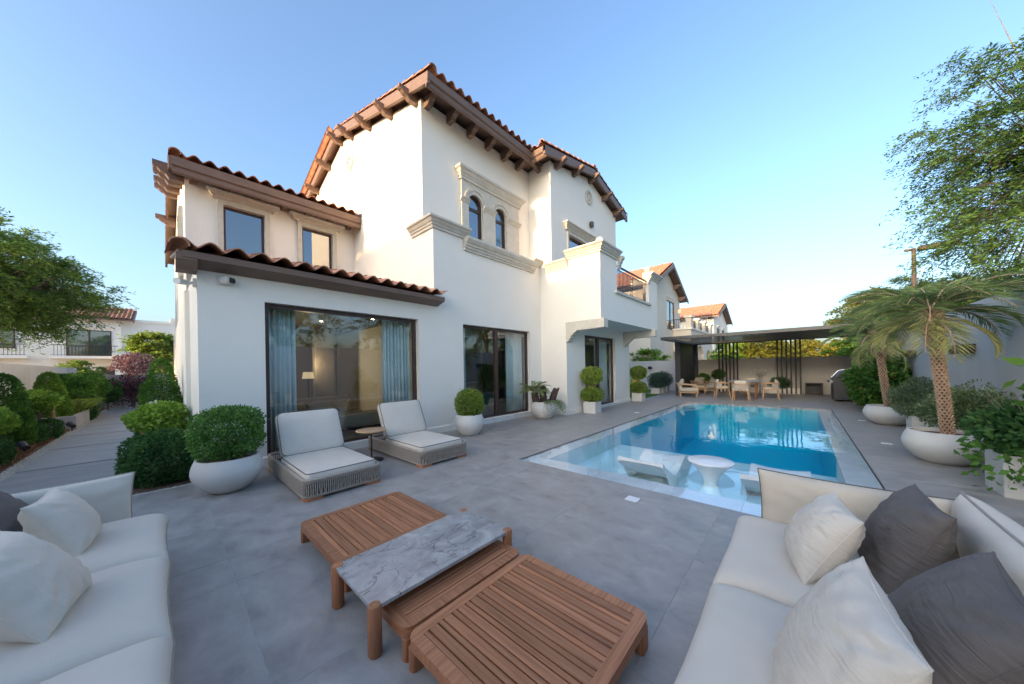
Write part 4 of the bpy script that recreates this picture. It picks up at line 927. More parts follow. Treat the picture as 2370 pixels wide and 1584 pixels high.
# left sofa: runs along y, seat front at x = 0.02
s = thing('sofa', 'off white modular outdoor sofa at the lower left corner', 'sofa', (-0.5, 2.6, 0))
MB().box(-0.5, 0.46, -1.36, 1.36, 0.06, 0.17).build('platform', 'teak', s, bevel=0.01)
for y in (-1.3, -0.45, 0.45, 1.3):
    for x in (-0.45, 0.40): MB().box(x - 0.04, x + 0.04, y - 0.04, y + 0.04, 0.0, 0.06).build('leg', 'teak', s)
for k, yc in enumerate((0.855, -0.045, -0.945)):
    cushion_part('seat_cushion', s, (0.03, yc, 0.285), (0, 0, 0), 0.98, 0.91, 0.25, 'fabric', 'piping_w', seed=21 + k, **kw)
cushion_part('arm_cushion', s, (-0.10, 1.40, 0.44), (R(90), 0, 0), 0.88, 0.54, 0.19, 'fabric', 'piping_w', 0.006, seed=25, **kb)
for k, yc in enumerate((0.86, -0.05, -0.95)):
    cushion_part('back_cushion', s, (-0.52, yc, 0.47), (R(80), 0, R(90)), 0.92, 0.62, 0.24, 'fabric', 'piping_w', seed=27 + k, **kb)
pillow('off white pillow leaning beside the grey one on the left sofa', (-0.425, 3.45, 0.575), (0, R(62), R(-6)), 0.41, 0.41, 0.22, 'pillow_w', 31, 0.010)
pillow('larger off white pillow in the middle of the left sofa', (-0.43, 2.56, 0.585), (0, R(54), R(-10)), 0.46, 0.46, 0.24, 'pillow_w', 32, 0.010)
pillow('dark grey pillow at the far left end of the left sofa', (-0.72, 3.66, 0.60), (0, R(50), R(-10)), 0.52, 0.54, 0.25, 'pillow_d', 33, 0.010)

# ================================================================== TEAK PLATFORMS AND MARBLE TABLE
def rrect(x0, x1, y0, y1, r, n=6):
    out = []
    for cx, cy_, a0 in ((x1 - r, y1 - r, 0), (x0 + r, y1 - r, 90), (x0 + r, y0 + r, 180), (x1 - r, y0 + r, 270)):
        for k in range(n + 1):
            t = R(a0 + 90 * k / n); out.append((cx + r * math.cos(t), cy_ + r * math.sin(t)))
    return out
def platform(label, cx, cy_, w, d, h, slats, along):
    """low slatted platform; slats run along 'x' or 'y'"""
    t = thing('teak_platform', label, 'low table', (cx, cy_, 0), 0, 'low slatted teak platforms')
    fr = 0.06; top = h
    MB().plate(rrect(-w/2, w/2, -d/2, d/2, 0.06), [rect(-w/2 + fr, w/2 - fr, -d/2 + fr, d/2 - fr)], 'z', top - 0.055, top).build('frame', 'teak_y' if along == 'x' else 'teak_x', t, bevel=0.006)
    MB().box(-w/2 + fr * .6, w/2 - fr * .6, -d/2 + fr * .6, d/2 - fr * .6, top - 0.075, top - 0.056).build('under_tray', 'black', t)
    a0, a1 = (-d/2 + fr, d/2 - fr) if along == 'x' else (-w/2 + fr, w/2 - fr)
    l0, l1 = (-w/2 + fr - 0.004, w/2 - fr + 0.004) if along == 'x' else (-d/2 + fr - 0.004, d/2 - fr + 0.004)
    st = (a1 - a0) / slats; g = 0.0038
    # uneven boards: wide ones paired with narrow ones as in the photo
    ws = [1.25 if k % 2 else 0.75 for k in range(slats)]; tot = sum(ws); p = a0
    for k in range(slats):
        q = p + (a1 - a0) * ws[k] / tot
        if along == 'x': MB().box(l0, l1, p + g, q - g, top - 0.03, top - 0.0015).build('slat', 'teak_x', t, bevel=0.003, segs=1)
        else: MB().box(p + g, q - g, l0, l1, top - 0.03, top - 0.0015).build('slat', 'teak_y', t, bevel=0.003, segs=1)
        p = q
    for sx in (-1, 1):
        for sy in (-1, 1):
            x0, y0 = sx * (w/2 - 0.004), sy * (d/2 - 0.004)
            MB().plate(rrect(min(x0, x0 - sx * 0.09), max(x0, x0 - sx * 0.09), min(y0, y0 - sy * 0.05), max(y0, y0 - sy * 0.05), 0.02, 3), [], 'z', 0.0, top - 0.056).build('leg', 'teak_z', t, bevel=0.004, segs=1)
    return t
H1 = 0.175
platform('slatted teak platform nearest the loungers, farthest of the three', 1.26, 2.82, 0.93, 0.92, H1, 15, 'y')
platform('slatted teak platform partly under the marble table', 1.27, 1.92, 0.92, 0.84, H1, 15, 'x')
platform('slatted teak platform nearest the camera', 1.27, 1.045, 0.93, 0.87, H1, 18, 'y')
t = thing('marble_table', 'low side table with veined grey marble top and round teak legs', 'table', (1.25, 1.94, 0))
mw, md, mz = 1.06, 0.56, 0.262
MB().plate(rrect(-mw/2, mw/2, -md/2, md/2, 0.03), [], 'z', mz - 0.022, mz).build('table_top', 'marble', t, bevel=0.003, segs=1)
MB().box(-mw/2 + 0.08, mw/2 - 0.08, -md/2 + 0.06, md/2 - 0.06, mz - 0.045, mz - 0.0225).build('apron', 'teak', t)
for sx in (-1, 1):
    for sy in (-1, 1):
        MB().lathe([(0, 0), (0.030, 0), (0.036, 0.01), (0.036, mz - 0.006), (0.031, mz + 0.003), (0, mz + 0.003)], (sx * (mw/2 - 0.018), sy * (md/2 - 0.018), 0), 20).build('leg', 'teak_z', t, smooth=True)

# ================================================================== ROPE LOUNGERS AND SIDE TABLE
def lounger(label, x0, y0):
    w, L, hz = 0.89, 1.86, 0.235
    t = thing('rope_lounger', label, 'lounger', (x0 + w / 2, y0 + L / 2, 0), 0, 'low rope loungers by the big window')
    fr = rrect(-w/2, w/2, -L/2, L/2, 0.09, 6)
    MB().loop_tube([(x, y, hz) for x, y in fr], 0.022, 8).build('top_rail', 'rope', t, smooth=True)
    MB().loop_tube([(x, y, 0.05) for x, y in fr], 0.018, 8).build('bottom_rail', 'rope', t, smooth=True)
    # woven strands
    per = []
    for i in range(len(fr)):
        a, c = Vector(fr[i]), Vector(fr[(i + 1) % len(fr)]); per.append((a, c, (c - a).length))
    tot = sum(p[2] for p in per); nst = 236; b = MB()
    def at(sv):
        sv %= tot
        for a, c, l in per:
            if sv <= l: return a + (c - a) * (sv / l)
            sv -= l
        return per[0][0]
    for k in range(nst):
        s0 = k * tot / nst; jx = random.uniform(-0.004, 0.004)
        p, q = at(s0), at(s0 + jx + (0.004 if k % 2 else -0.004)); c = Vector((0, 0))
        o = p.normalized() * 0.018; o2 = q.normalized() * 0.016
        b.tube([(p.x + o.x, p.y + o.y, hz), (p.x * 1.0 + o.x, p.y + o.y, hz * 0.6), (q.x + o2.x, q.y + o2.y, 0.045)], 0.0074, 5, False)
    stuff(b.build('rope_weave', 'rope', t))
    MB().box(-w/2 + 0.03, w/2 - 0.03, -L/2 + 0.03, L/2 - 0.03, 0.12, 0.15).build('base_tray', 'char', t)
    for x in (-w/2 + 0.1, w/2 - 0.1):
        for y in (-L/2 + 0.09, L/2 - 0.09):
            MB().plate(rrect(x - 0.11, x + 0.11, y - 0.10, y + 0.10, 0.06), [], 'z', 0.0, 0.034).build('foot', 'teak', t, bevel=0.004, segs=1)
    # seat cushion: boxed with piping top and bottom
    def boxed(name, cw, cd, ct, loc, rot):
        pr = []; n_ = 5
        rr = rrect(-cw/2, cw/2, -cd/2, cd/2, 0.075, 6); b = MB(); lv = [(-ct/2, 0.012), (-ct/2 + 0.008, 0), (0, -0.007), (ct/2 - 0.008, 0), (ct/2, 0.010)]
        def off(p, k): v = Vector(p); c_ = Vector((max(-cw/2 + 0.08, min(cw/2 - 0.08, p[0])), max(-cd/2 + 0.08, min(cd/2 - 0.08, p[1])))); d_ = (v - c_); d_ = d_.normalized() if d_.length > 0 else d_; return (v.x - d_.x * k, v.y - d_.y * k)
        m = len(rr); top = None
        rings = [[(*off(p, k), z) for p in rr] for z, k in lv] + [[(p[0] * 0.86, p[1] * 0.86, ct/2 + 0.018) for p in rr], [(p[0] * 0.5, p[1] * 0.5, ct/2 + 0.028) for p in rr]]
        for r_ in rings: b.v += r_
        for i in range(len(rings) - 1):
            for k in range(m): b.f.append((i * m + k, i * m + (k + 1) % m, (i + 1) * m + (k + 1) % m, (i + 1) * m + k))
        b.f.append(tuple(reversed(range(m)))); b.f.append(tuple((len(rings) - 1) * m + k for k in range(m)))
        o = b.build(name, 'fabric_w', t, smooth=True, angle=60); o.location = loc; o.rotation_euler = rot
        MB().loop_tube([(*off(p, 0.004), ct/2) for p in rr], 0.0055, 6).build('piping', 'piping', o, smooth=True)
        MB().loop_tube([(*off(p, 0.004), -ct/2) for p in rr], 0.0055, 6).build('piping', 'piping', o, smooth=True)
        return o
    boxed('seat_cushion', w - 0.06, 1.20, 0.12, (0, -L/2 + 0.66, 0.235), (0, 0, 0))
    boxed('backrest_cushion', w - 0.06, 0.66, 0.11, (0, -L/2 + 1.36, 0.58), (R(63), 0, 0))
    for x in (-0.3, 0.3): MB().box(x - 0.02, x + 0.02, -L/2 + 1.30, -L/2 + 1.62, 0.16, 0.19).build('backrest_hinge', 'char', t)
    MB().hexa([(-0.36, 0.36, 0.2), (0.36, 0.36, 0.2), (0.36, 0.385, 0.2), (-0.36, 0.385, 0.2), (-0.36, 0.60, 0.80), (0.36, 0.60, 0.80), (0.36, 0.625, 0.80), (-0.36, 0.625, 0.80)]).build('backrest_frame', 'rope', t)
    return t
lounger('low rope lounger with off white cushions nearest the big boxwood pot', 1.08, 4.20)
lounger('low rope lounger with off white cushions to the right of the round side table', 2.63, 4.27)
t = thing('side_table', 'round oak side table on a thin black stem between the loungers', 'table', (2.33, 5.30, 0))
MB().lathe([(0, 0.485), (0.21, 0.485), (0.235, 0.497), (0.238, 0.51), (0.232, 0.515), (0, 0.516)], n=40).build('table_top', 'oak', t, smooth=True)
MB().lathe([(0, 0.012), (0.012, 0.012), (0.012, 0.486), (0, 0.486)], n=14).build('stem', 'black', t, smooth=True)
MB().lathe([(0, 0), (0.185, 0), (0.185, 0.010), (0.178, 0.014), (0, 0.016)], n=36).build('base', 'black', t, smooth=True)

# ================================================================== POOL FURNITURE
def pool_lounger(label, x0, yc):
    """white in-water chaise: V-shaped seat between raised back and knee hump; faces +x"""
    t = thing('pool_lounger', label, 'lounger', (x0 + 0.8, yc, -0.43), 0, 'white in-water loungers')
    prof = [(-0.82, 0.56), (-0.70, 0.46), (-0.55, 0.36), (-0.42, 0.285), (-0.28, 0.245), (-0.12, 0.27), (0.05, 0.34), (0.2, 0.40), (0.33, 0.415), (0.46, 0.38), (0.62, 0.30), (0.80, 0.22), (0.92, 0.20)]
    W_ = 0.66; b = MB(); n = 10; m = len(prof)
    for s in (0, 1):
        for (x, z) in prof:
            for j in range(n + 1):
                u = j / n * 2 - 1; dish = 0.035 * (1 - u * u) * (1 - s)
                b.v.append((x - 0.05 * (abs(u) ** 3) * (1 if x < -0.6 else 0), u * W_ / 2, z - dish if s == 0 else max(0.0, z - 0.07)))
    q = n + 1
    for s in (0, 1):
        for i in range(m - 1):
            for j in range(n): a = s * m * q + i * q + j; b.f.append((a, a + 1, a + q + 1, a + q))
    o = m * q
    for i in range(m - 1):
        for j in (0, n): b.f.append((i * q + j, (i + 1) * q + j, o + (i + 1) * q + j, o + i * q + j))
    for i in (0, m - 1):
        for j in range(n): b.f.append((i * q + j, i * q + j + 1, o + i * q + j + 1, o + i * q + j))
    b.build('shell', 'white_plastic', t, smooth=True)
    side = [(-0.72, 0.40), (-0.55, 0.29), (-0.28, 0.17), (0.05, 0.27), (0.33, 0.345), (0.6, 0.24), (0.72, 0.0), (-0.1, 0.0), (-0.45, 0.06)]
    for sy in (-1, 1): MB().plate(side, [], 'y', sy * (W_/2 - 0.012) - 0.01, sy * (W_/2 - 0.012) + 0.01).build('side_panel', 'white_plastic', t)
pool_lounger('white in-water lounger on the left of the pool shelf', 4.75, 1.76)
pool_lounger('white in-water lounger half hidden by the cream sofa arm', 4.92, 0.24)
t = thing('pool_table', 'white hourglass table standing in the shallow pool shelf', 'table', (5.22, 0.96, -0.41))
MB().lathe([(0, 0.0), (0.20, 0.0), (0.20, 0.04), (0.12, 0.12), (0.085, 0.22), (0.095, 0.30), (0.17, 0.42), (0.255, 0.50), (0.282, 0.525), (0.285, 0.54), (0.275, 0.548), (0, 0.55)], n=48).build('pedestal', 'white_plastic', t, smooth=True)

# ================================================================== PERGOLA
pg = thing('pergola', 'grey metal louvred pergola over the dining set behind the pool', 'pergola', (17.8, 1.3, 0), 0, None, True)
X0, X1, Y0, Y1, ZB, ZT = 15.0, 20.62, -2.2, 4.60, 2.62, 2.745
for n_, a in (('beam', (X0, X0 + 0.14, Y0, Y1)), ('beam', (X1 - 0.14, X1, Y0, Y1)), ('beam', (X0 + 0.14, X1 - 0.14, Y1 - 0.14, Y1)), ('beam', (X0 + 0.14, X1 - 0.14, Y0, Y0 + 0.14))):
    MB().box(*a, ZB, ZT).build(n_, 'pergola', pg, bevel=0.006, segs=1)
k = 0; y = Y0 + 0.16
while y < Y1 - 0.30:
    MB().hexa([(X0 + 0.14, y, ZB + 0.030), (X1 - 0.14, y, ZB + 0.030), (X1 - 0.14, y + 0.158, ZB + 0.052), (X0 + 0.14, y + 0.158, ZB + 0.052), (X0 + 0.14, y, ZB + 0.040), (X1 - 0.14, y, ZB + 0.040), (X1 - 0.14, y + 0.158, ZB + 0.062), (X0 + 0.14, y + 0.158, ZB + 0.062)]).build('louvre', 'pergola', pg); y += 0.15
MB().box(17.15, 17.42, 4.36, 4.60, 0, ZB).build('post', 'char', pg, bevel=0.006, segs=1)
MB().box(17.75, 20.30, 4.44, 4.52, 0, ZB).build('fin_wall', 'char', pg)
MB().box(20.34, 20.6, 4.3, 4.56, 0, ZB).build('post', 'char', pg, bevel=0.006, segs=1)
MB().box(17.9, 20.5, -2.16, -1.92, 0, ZB).build('fin_wall', 'char', pg)
MB().box(15.4, 15.66, -2.16, -1.92, 0, ZB).build('post', 'char', pg, bevel=0.006, segs=1)
for y0, y1 in ((3.26, 2.44), (0.82, -0.02)):
    for k in range(6):
        y = y0 + (y1 - y0) * k / 5; MB().box(20.38, 20.46, y - 0.033, y + 0.033, 0, ZB).build('screen_bar', 'black', pg)
# dining set
dt = thing('dining_table', 'grey topped dining table with teak legs under the pergola', 'table', (17.25, 1.80, 0), R(4))
o = [(-0.85, -0.3), (-0.55, -0.58), (0.55, -0.58), (0.85, -0.3), (0.85, 0.3), (0.55, 0.58), (-0.55, 0.58), (-0.85, 0.3)]
MB().plate(o, [], 'z', 0.725, 0.75).build('table_top', 'stone_top', dt, bevel=0.004, segs=1)
MB().plate([(a * 0.86, c * 0.86) for a, c in o], [], 'z', 0.67, 0.724).build('apron', 'oak', dt)
for sx in (-1, 1):
    for sy in (-1, 1): MB().tube([(sx * 0.42, sy * 0.36, 0), (sx * 0.50, sy * 0.40, 0.68)], [0.032, 0.042], 10).build('leg', 'teak', dt, smooth=True)
MB().box(-0.42, 0.42, -0.03, 0.03, 0.12, 0.17).build('stretcher', 'teak', dt)
def dining_chair(label, loc, rz):
    t = thing('dining_chair', label, 'chair', loc, rz, 'oak dining chairs round the pergola table')
    w, d = 0.56, 0.52     # faces +x
    for sx, sy in ((1, 1), (1, -1), (-1, 1), (-1, -1)):
        MB().tube([(sx * 0.27, sy * 0.27, 0), (sx * 0.22, sy * 0.24, 0.42)], [0.018, 0.026], 8).build('leg', 'oak', t, smooth=True)
    MB().plate(rrect(-d/2, d/2, -w/2, w/2, 0.05, 3), [], 'z', 0.40, 0.44).build('seat_frame', 'oak', t, bevel=0.005, segs=1)
    cushion_part('seat_cushion', t, (0.0, 0, 0.475), (0, 0, 0), d, w - 0.03, 0.10, 'fabric_b', None, n=14, a=6, bexp=0.3, pinch=0.0, seed=3)
    arc = [(0.20, -0.30), (-0.05, -0.31), (-0.22, -0.27), (-0.29, -0.15), (-0.30, 0), (-0.29, 0.15), (-0.22, 0.27), (-0.05, 0.31), (0.20, 0.30)]
    MB().tube([(x, y, 0.685 if abs(y) < 0.29 else 0.67) for x, y in arc], 0.022, 8).build('arm_rail', 'oak', t, smooth=True)
    b = MB()
    for i in range(len(arc) - 3 - 1 + 2):
        if 0 < i < 8 and 1 <= i <= 6:
            (xa, ya), (xb_, yb) = arc[i], arc[i + 1]
            b.hexa([(xa, ya, 0.44), (xb_, yb, 0.44), (xb_ * 0.95, yb * 0.96, 0.44), (xa * 0.95, ya * 0.96, 0.44), (xa, ya, 0.68), (xb_, yb, 0.68), (xb_ * 0.95, yb * 0.96, 0.68), (xa * 0.95, ya * 0.96, 0.68)])
    b.build('woven_back', 'rope', t)
    for sy in (-1, 1): MB().tube([(0.2, sy * 0.28, 0.42), (0.2, sy * 0.30, 0.67)], 0.018, 8).build('arm_post', 'oak', t)
    cushion_part('back_cushion', t, (-0.20, 0, 0.66), (R(78), 0, R(-90)), 0.42, 0.36, 0.15, 'fabric_b', None, n=16, seed=5, wrinkle=0.01)
    return t
dining_chair('oak dining chair with its woven back to the pool', (15.95, 1.80, 0), R(0))
dining_chair('oak dining chair on the left side of the pergola table', (17.0, 2.62, 0), R(-72))
dining_chair('oak dining chair on the right side of the pergola table', (17.1, 0.92, 0), R(96))
dining_chair('oak dining chair on the far side of the pergola table facing the pool', (18.5, 1.75, 0), R(180))
def armchair(label, loc, rz):
    t = thing('armchair', label, 'armchair', loc, rz, 'oak lounge armchairs under the pergola')
    for sx, sy in ((0.33, 0.33), (0.33, -0.33), (-0.33, 0.33), (-0.33, -0.33)): MB().box(sx - 0.03, sx + 0.03, sy - 0.03, sy + 0.03, 0, 0.2).build('leg', 'oak', t)
    MB().plate(rrect(-0.40, 0.42, -0.38, 0.38, 0.04, 3), [], 'z', 0.19, 0.235).build('seat_frame', 'oak', t, bevel=0.005, segs=1)
    cushion_part('seat_cushion', t, (0.03, 0, 0.33), (0, 0, 0), 0.74, 0.68, 0.19, 'fabric_b', None, n=16, a=7, bexp=0.28, pinch=0.0, seed=2)
    for sy in (-1, 1):
        MB().hexa([(-0.44, sy * 0.38 - 0.03, 0.60), (0.42, sy * 0.38 - 0.03, 0.50), (0.42, sy * 0.38 + 0.03, 0.50), (-0.44, sy * 0.38 + 0.03, 0.60), (-0.44, sy * 0.38 - 0.03, 0.645), (0.42, sy * 0.38 - 0.03, 0.54), (0.42, sy * 0.38 + 0.03, 0.54), (-0.44, sy * 0.38 + 0.03, 0.645)]).build('armrest', 'oak', t)
        MB().box(0.34, 0.39, sy * 0.38 - 0.025, sy * 0.38 + 0.025, 0.23, 0.505).build('arm_post', 'oak', t)
    MB().hexa([(-0.36, -0.38, 0.22), (-0.30, -0.38, 0.22), (-0.30, 0.38, 0.22), (-0.36, 0.38, 0.22), (-0.48, -0.38, 0.66), (-0.43, -0.38, 0.66), (-0.43, 0.38, 0.66), (-0.48, 0.38, 0.66)]).build('woven_back', 'rope', t)
    cushion_part('back_cushion', t, (-0.28, 0, 0.60), (R(72), 0, R(-90)), 0.66, 0.50, 0.20, 'fabric_b', None, n=18, seed=7, wrinkle=0.012)
    return t
armchair('oak lounge armchair seen from its side in front of the dark post', (16.75, 3.95, 0), R(-72))
armchair('oak lounge armchair near the back wall behind the other armchair', (19.1, 3.75, 0), R(-118))
# grill
g = thing('barbecue_grill', 'dark gas barbecue with steel lid handle beside the climbing bush', 'grill', (17.75, -1.20, 0), R(0))
MB().box(-0.55, 0.55, -0.32, 0.26, 0.08, 0.80).build('cabinet', 'char', g, bevel=0.01)
MB().plate([(-0.32, 0.80), (0.27, 0.80), (0.27, 0.87), (0.02, 1.16), (-0.20, 1.20), (-0.32, 1.12)], [], 'x', -0.5, 0.5).build('lid', 'char', g, bevel=0.012)
MB().tube([(-0.42, 0.30, 0.93), (-0.42, 0.12, 1.18), (-0.42, -0.2, 1.26)], 0.018, 8).tube([(-0.42, 0.33, 0.92), (0.42, 0.33, 0.92)], 0.016, 8).build('lid_handle', 'steel', g, smooth=True)
MB().box(-0.56, 0.56, 0.262, 0.36, 0.72, 0.80).build('control_panel', 'steel', g, bevel=0.006)
for x in (-0.35, -0.1, 0.15, 0.4): MB().tube([(x, 0.36, 0.76), (x, 0.40, 0.76)], 0.03, 12).build('knob', 'black', g)
MB().tube([(-0.05, 0.30, 0.2), (-0.05, 0.30, 0.66)], 0.012, 8).tube([(0.05, 0.30, 0.2), (0.05, 0.30, 0.66)], 0.012, 8).build('door_handle', 'steel', g)
for x in (-0.48, 0.48):
    for y in (-0.26, 0.2): MB().tube([(x - 0.015, y, 0.045), (x + 0.015, y, 0.045)], 0.045, 14).build('castor', 'black', g)
MB().box(-0.503, -0.501, -0.16, -0.05, 0.86, 1.0).build('price_tag', 'white_metal', g)
c = thing('storage_cabinet', 'low black open cabinet against the back wall right of the screen bars', 'cabinet', (20.42, -0.47, 0))
MB().plate(rect(-0.30, 0.30, 0, 0.56), [rect(-0.26, 0.26, 0.04, 0.52)], 'x', -0.22, 0.22).build('carcass', 'char', c)
MB().box(0.17, 0.21, -0.26, 0.26, 0.04, 0.52).build('back_panel', 'black', c)

# ================================================================== WALL LAMPS, STREET LAMP
for k, (x, lab) in enumerate(((10.05, 'black box wall lamp nearest the camera on the tall grey wall'), (13.9, 'black box wall lamp behind the nearest palm trunk'), (17.3, 'black box wall lamp farthest along the tall grey wall'))):
    t = thing('wall_lamp', lab, 'wall lamp', (x, -2.3, 1.70), 0, 'black box lamps on the grey wall')
    MB().box(-0.42, 0.42, 0.001, 0.12, -0.085, 0.085).build('body', 'black', t, bevel=0.004, segs=1)
    MB().box(-0.38, 0.38, 0.02, 0.10, -0.0875, -0.0855).build('diffuser', 'floor_light', t)
t = thing('wall_lamp', 'small black wall lamp on the low back wall left of the pergola', 'wall lamp', (20.7, 7.0, 1.35))
MB().box(-0.12, -0.001, -0.1, 0.1, -0.09, 0.09).build('body', 'black', t, bevel=0.004, segs=1); MB().box(-0.10, -0.02, -0.08, 0.08, -0.0925, -0.0905).build('diffuser', 'floor_light', t)
t = thing('street_lamp', 'bronze street lamp with a flat square head above the trees', 'street lamp', (24.5, -4.15, 0))
MB().tube([(0, 0, 0), (0, 0, 6.9)], [0.10, 0.075], 10).build('pole', 'bronze', t)
MB().hexa([(-0.06, -0.06, 6.82), (0.06, -0.06, 6.82), (0.06, 0.3, 6.86), (-0.06, 0.3, 6.86), (-0.06, -0.06, 6.94), (0.06, -0.06, 6.94), (0.06, 0.3, 6.95), (-0.06, 0.3, 6.95)]).build('arm', 'bronze', t)
MB().box(-0.22, 0.22, -1.35, -0.12, 6.80, 6.98).build('lamp_head', 'bronze', t, bevel=0.02)
# interior furniture seen through the big window
s = thing('interior_sofa', 'tan sofa with cushions inside the living room', 'sofa', (2.5, 8.5, 0.1), R(8))
MB().box(-0.9, 0.9, -0.45, 0.45, 0.05, 0.40).build('seat_base', 'int_sofa', s, bevel=0.05)
MB().box(-0.9, 0.9, 0.25, 0.48, 0.3, 0.75).build('backrest', 'int_sofa', s, bevel=0.06)
for k, x in enumerate((-0.55, 0.1, 0.62)): cushion_part('loose_cushion', s, (x, 0.0, 0.52), (R(40), 0, R(10 * k)), 0.6, 0.4, 0.2, 'int_sofa', None, n=14, seed=k)
o = thing('ottoman', 'low upholstered ottoman inside by the big window', 'ottoman', (3.3, 8.1, 0.1))
MB().box(-0.6, 0.6, -0.35, 0.35, 0.06, 0.36).build('seat', 'rope', o, bevel=0.05); MB().box(-0.5, 0.5, -0.28, 0.28, 0.0, 0.06).build('base', 'black', o)
k_ = thing('kitchen_island', 'pale kitchen island inside the sliding window', 'kitchen island', (6.6, 9.4, 0.1))
MB().box(-1.3, 1.3, -0.4, 0.4, 0, 0.86).build('cabinet', 'int_wall', k_); MB().box(-1.35, 1.35, -0.45, 0.45, 0.862, 0.92).build('worktop', 'stone_top', k_, bevel=0.005)
k_ = thing('kitchen_cabinet', 'dark tall kitchen cabinets at the back of the room', 'cabinet', (6.6, 12.3, 0.1))
for q in range(5): MB().box(-1.9 + q * 0.75, -1.9 + q * 0.75 + 0.74, -0.3, 0.28, 0.05, 2.4).build('door', 'int_dark', k_, bevel=0.004, segs=1)
# ================================================================== POTS AND POTTED PLANTS
def bowl_profile(r, h, base=0.55, neck=0.82, belly=0.62, lip=0.03):
    p = [(0, 0), (r * base * 0.9, 0), (r * base, 0.012)]
    for k in range(1, 13):
        t = k / 12; z = h * belly * t; p.append((r * base + (r - r * base) * math.sin(t * PI / 2) ** 0.8, 0.012 + z * 0.985 ** 1))
    for k in range(1, 9):
        t = k / 8; z = h * belly + (h - h * belly) * t; p.append((r - (r - r * neck) * (1 - math.cos(t * PI / 2)), z))
    p += [(r * neck - lip * 0.5, h + 0.004), (r * neck - lip, h - 0.004), (r * neck - lip, h - 0.07)]
    return p
def pot(label, x, y, r, h, name='planter_bowl', **kw):
    t = thing(name, label, 'planter', (x, y, 0))
    pr = bowl_profile(r, h, **kw)
    MB().lathe(pr, n=56).build('bowl', 'pot', t, smooth=True, angle=50)
    MB().lathe([(0, h - 0.05), (pr[-1][0] - 0.002, h - 0.055)], n=32).build('soil', 'soil', t)
    return t
def stems(parent, c, n, h, spread, r=0.008, mat='bark', seed=1, name='stems'):
    rg = random.Random(seed); b = MB()
    for k in range(n):
        a = rg.uniform(0, 6.28); q = rg.uniform(0.2, 1) * spread
        b.tube([(c[0] + rg.uniform(-.03, .03), c[1] + rg.uniform(-.03, .03), c[2]), (c[0] + q * .45 * math.cos(a), c[1] + q * .45 * math.sin(a), c[2] + h * 0.5), (c[0] + q * math.cos(a), c[1] + q * math.sin(a), c[2] + h)], [r, r * .7, r * .4], 5, False)
    return b.build(name, mat, parent)
def plant(name, label, cat, x, y, z=0.0, group=None):
    return thing(name, label, cat, (x, y, z), random.uniform(0, 0.3), group)

pot('big cream concrete bowl at the corner of the villa holding a boxwood', 0.56, 5.45, 0.355, 0.43, base=0.5, neck=0.88)
p = plant('boxwood_shrub', 'large rounded block boxwood in the big bowl left of the loungers', 'shrub', 0.56, 5.45, 0.38); p.rotation_euler = (0, 0, 0)
stems(p, (0, 0, 0), 26, 0.30, 0.26, 0.007, seed=2)
shrub_foliage('foliage', p, (0, 0, 0.36), (0.355, 0.355, 0.30), 10500, 0.034, 'lf_box', p=3.0, shell=0.5, lumpy=0.09, freq=6, seed=3, up=0.3)
pot('round cream pot between the two big windows holding a clipped ball', 4.70, 5.60, 0.335, 0.46, base=0.55, neck=0.84)
p = plant('boxwood_shrub', 'clipped ball shrub in the round pot between the two windows', 'shrub', 4.70, 5.60, 0.42)
stems(p, (0, 0, 0), 14, 0.25, 0.2, 0.006, seed=4)
shrub_foliage('foliage', p, (0, 0, 0.29), (0.30, 0.30, 0.31), 7000, 0.038, 'lf_boxy', p=2.4, shell=0.45, lumpy=0.07, freq=6, seed=5, tint_bias=-0.05)
# cycad bowl
pot('round cream pot holding a cycad with three stumps', 7.52, 5.60, 0.385, 0.50, base=0.5, neck=0.84)
p = plant('cycad', 'cycad with three thick brown stumps and one crown of fronds', 'plant', 7.52, 5.60, 0.44); p.rotation_euler = (0, 0, 0)
for k, (dx, dy, lx, ly, h, r_) in enumerate(((-0.20, 0.10, -0.10, 0.05, 0.34, 0.10), (0.02, 0.0, -0.02, 0.03, 0.50, 0.10), (0.20, -0.14, 0.20, -0.14, 0.42, 0.095))):
    b = MB(); pts = [(dx + lx * t * h * 1.6, dy + ly * t * h * 1.6, h * t) for t in np.linspace(0, 1, 6)]
    b.tube(pts, [r_ * q for q in (1.1, 1.0, 1.0, 0.98, 0.95, 0.8)], 12)
    for i in range(70):
        t = random.random(); a = random.uniform(0, 6.28); c = Vector(pts[0]).lerp(Vector(pts[-1]), t); o_ = Vector((math.cos(a), math.sin(a), 0)) * r_ * 0.96
        q = c + o_; u_ = Vector((-math.sin(a), math.cos(a), 0)) * 0.02
        b.add([q - u_, q + u_, q + o_ * 0.22 + Vector((0, 0, 0.035)), q + Vector((0, 0, 0.05))], [(0, 1, 2), (0, 2, 3), (1, 3, 2)])
    b.build('trunk', 'cycad_bark', p)
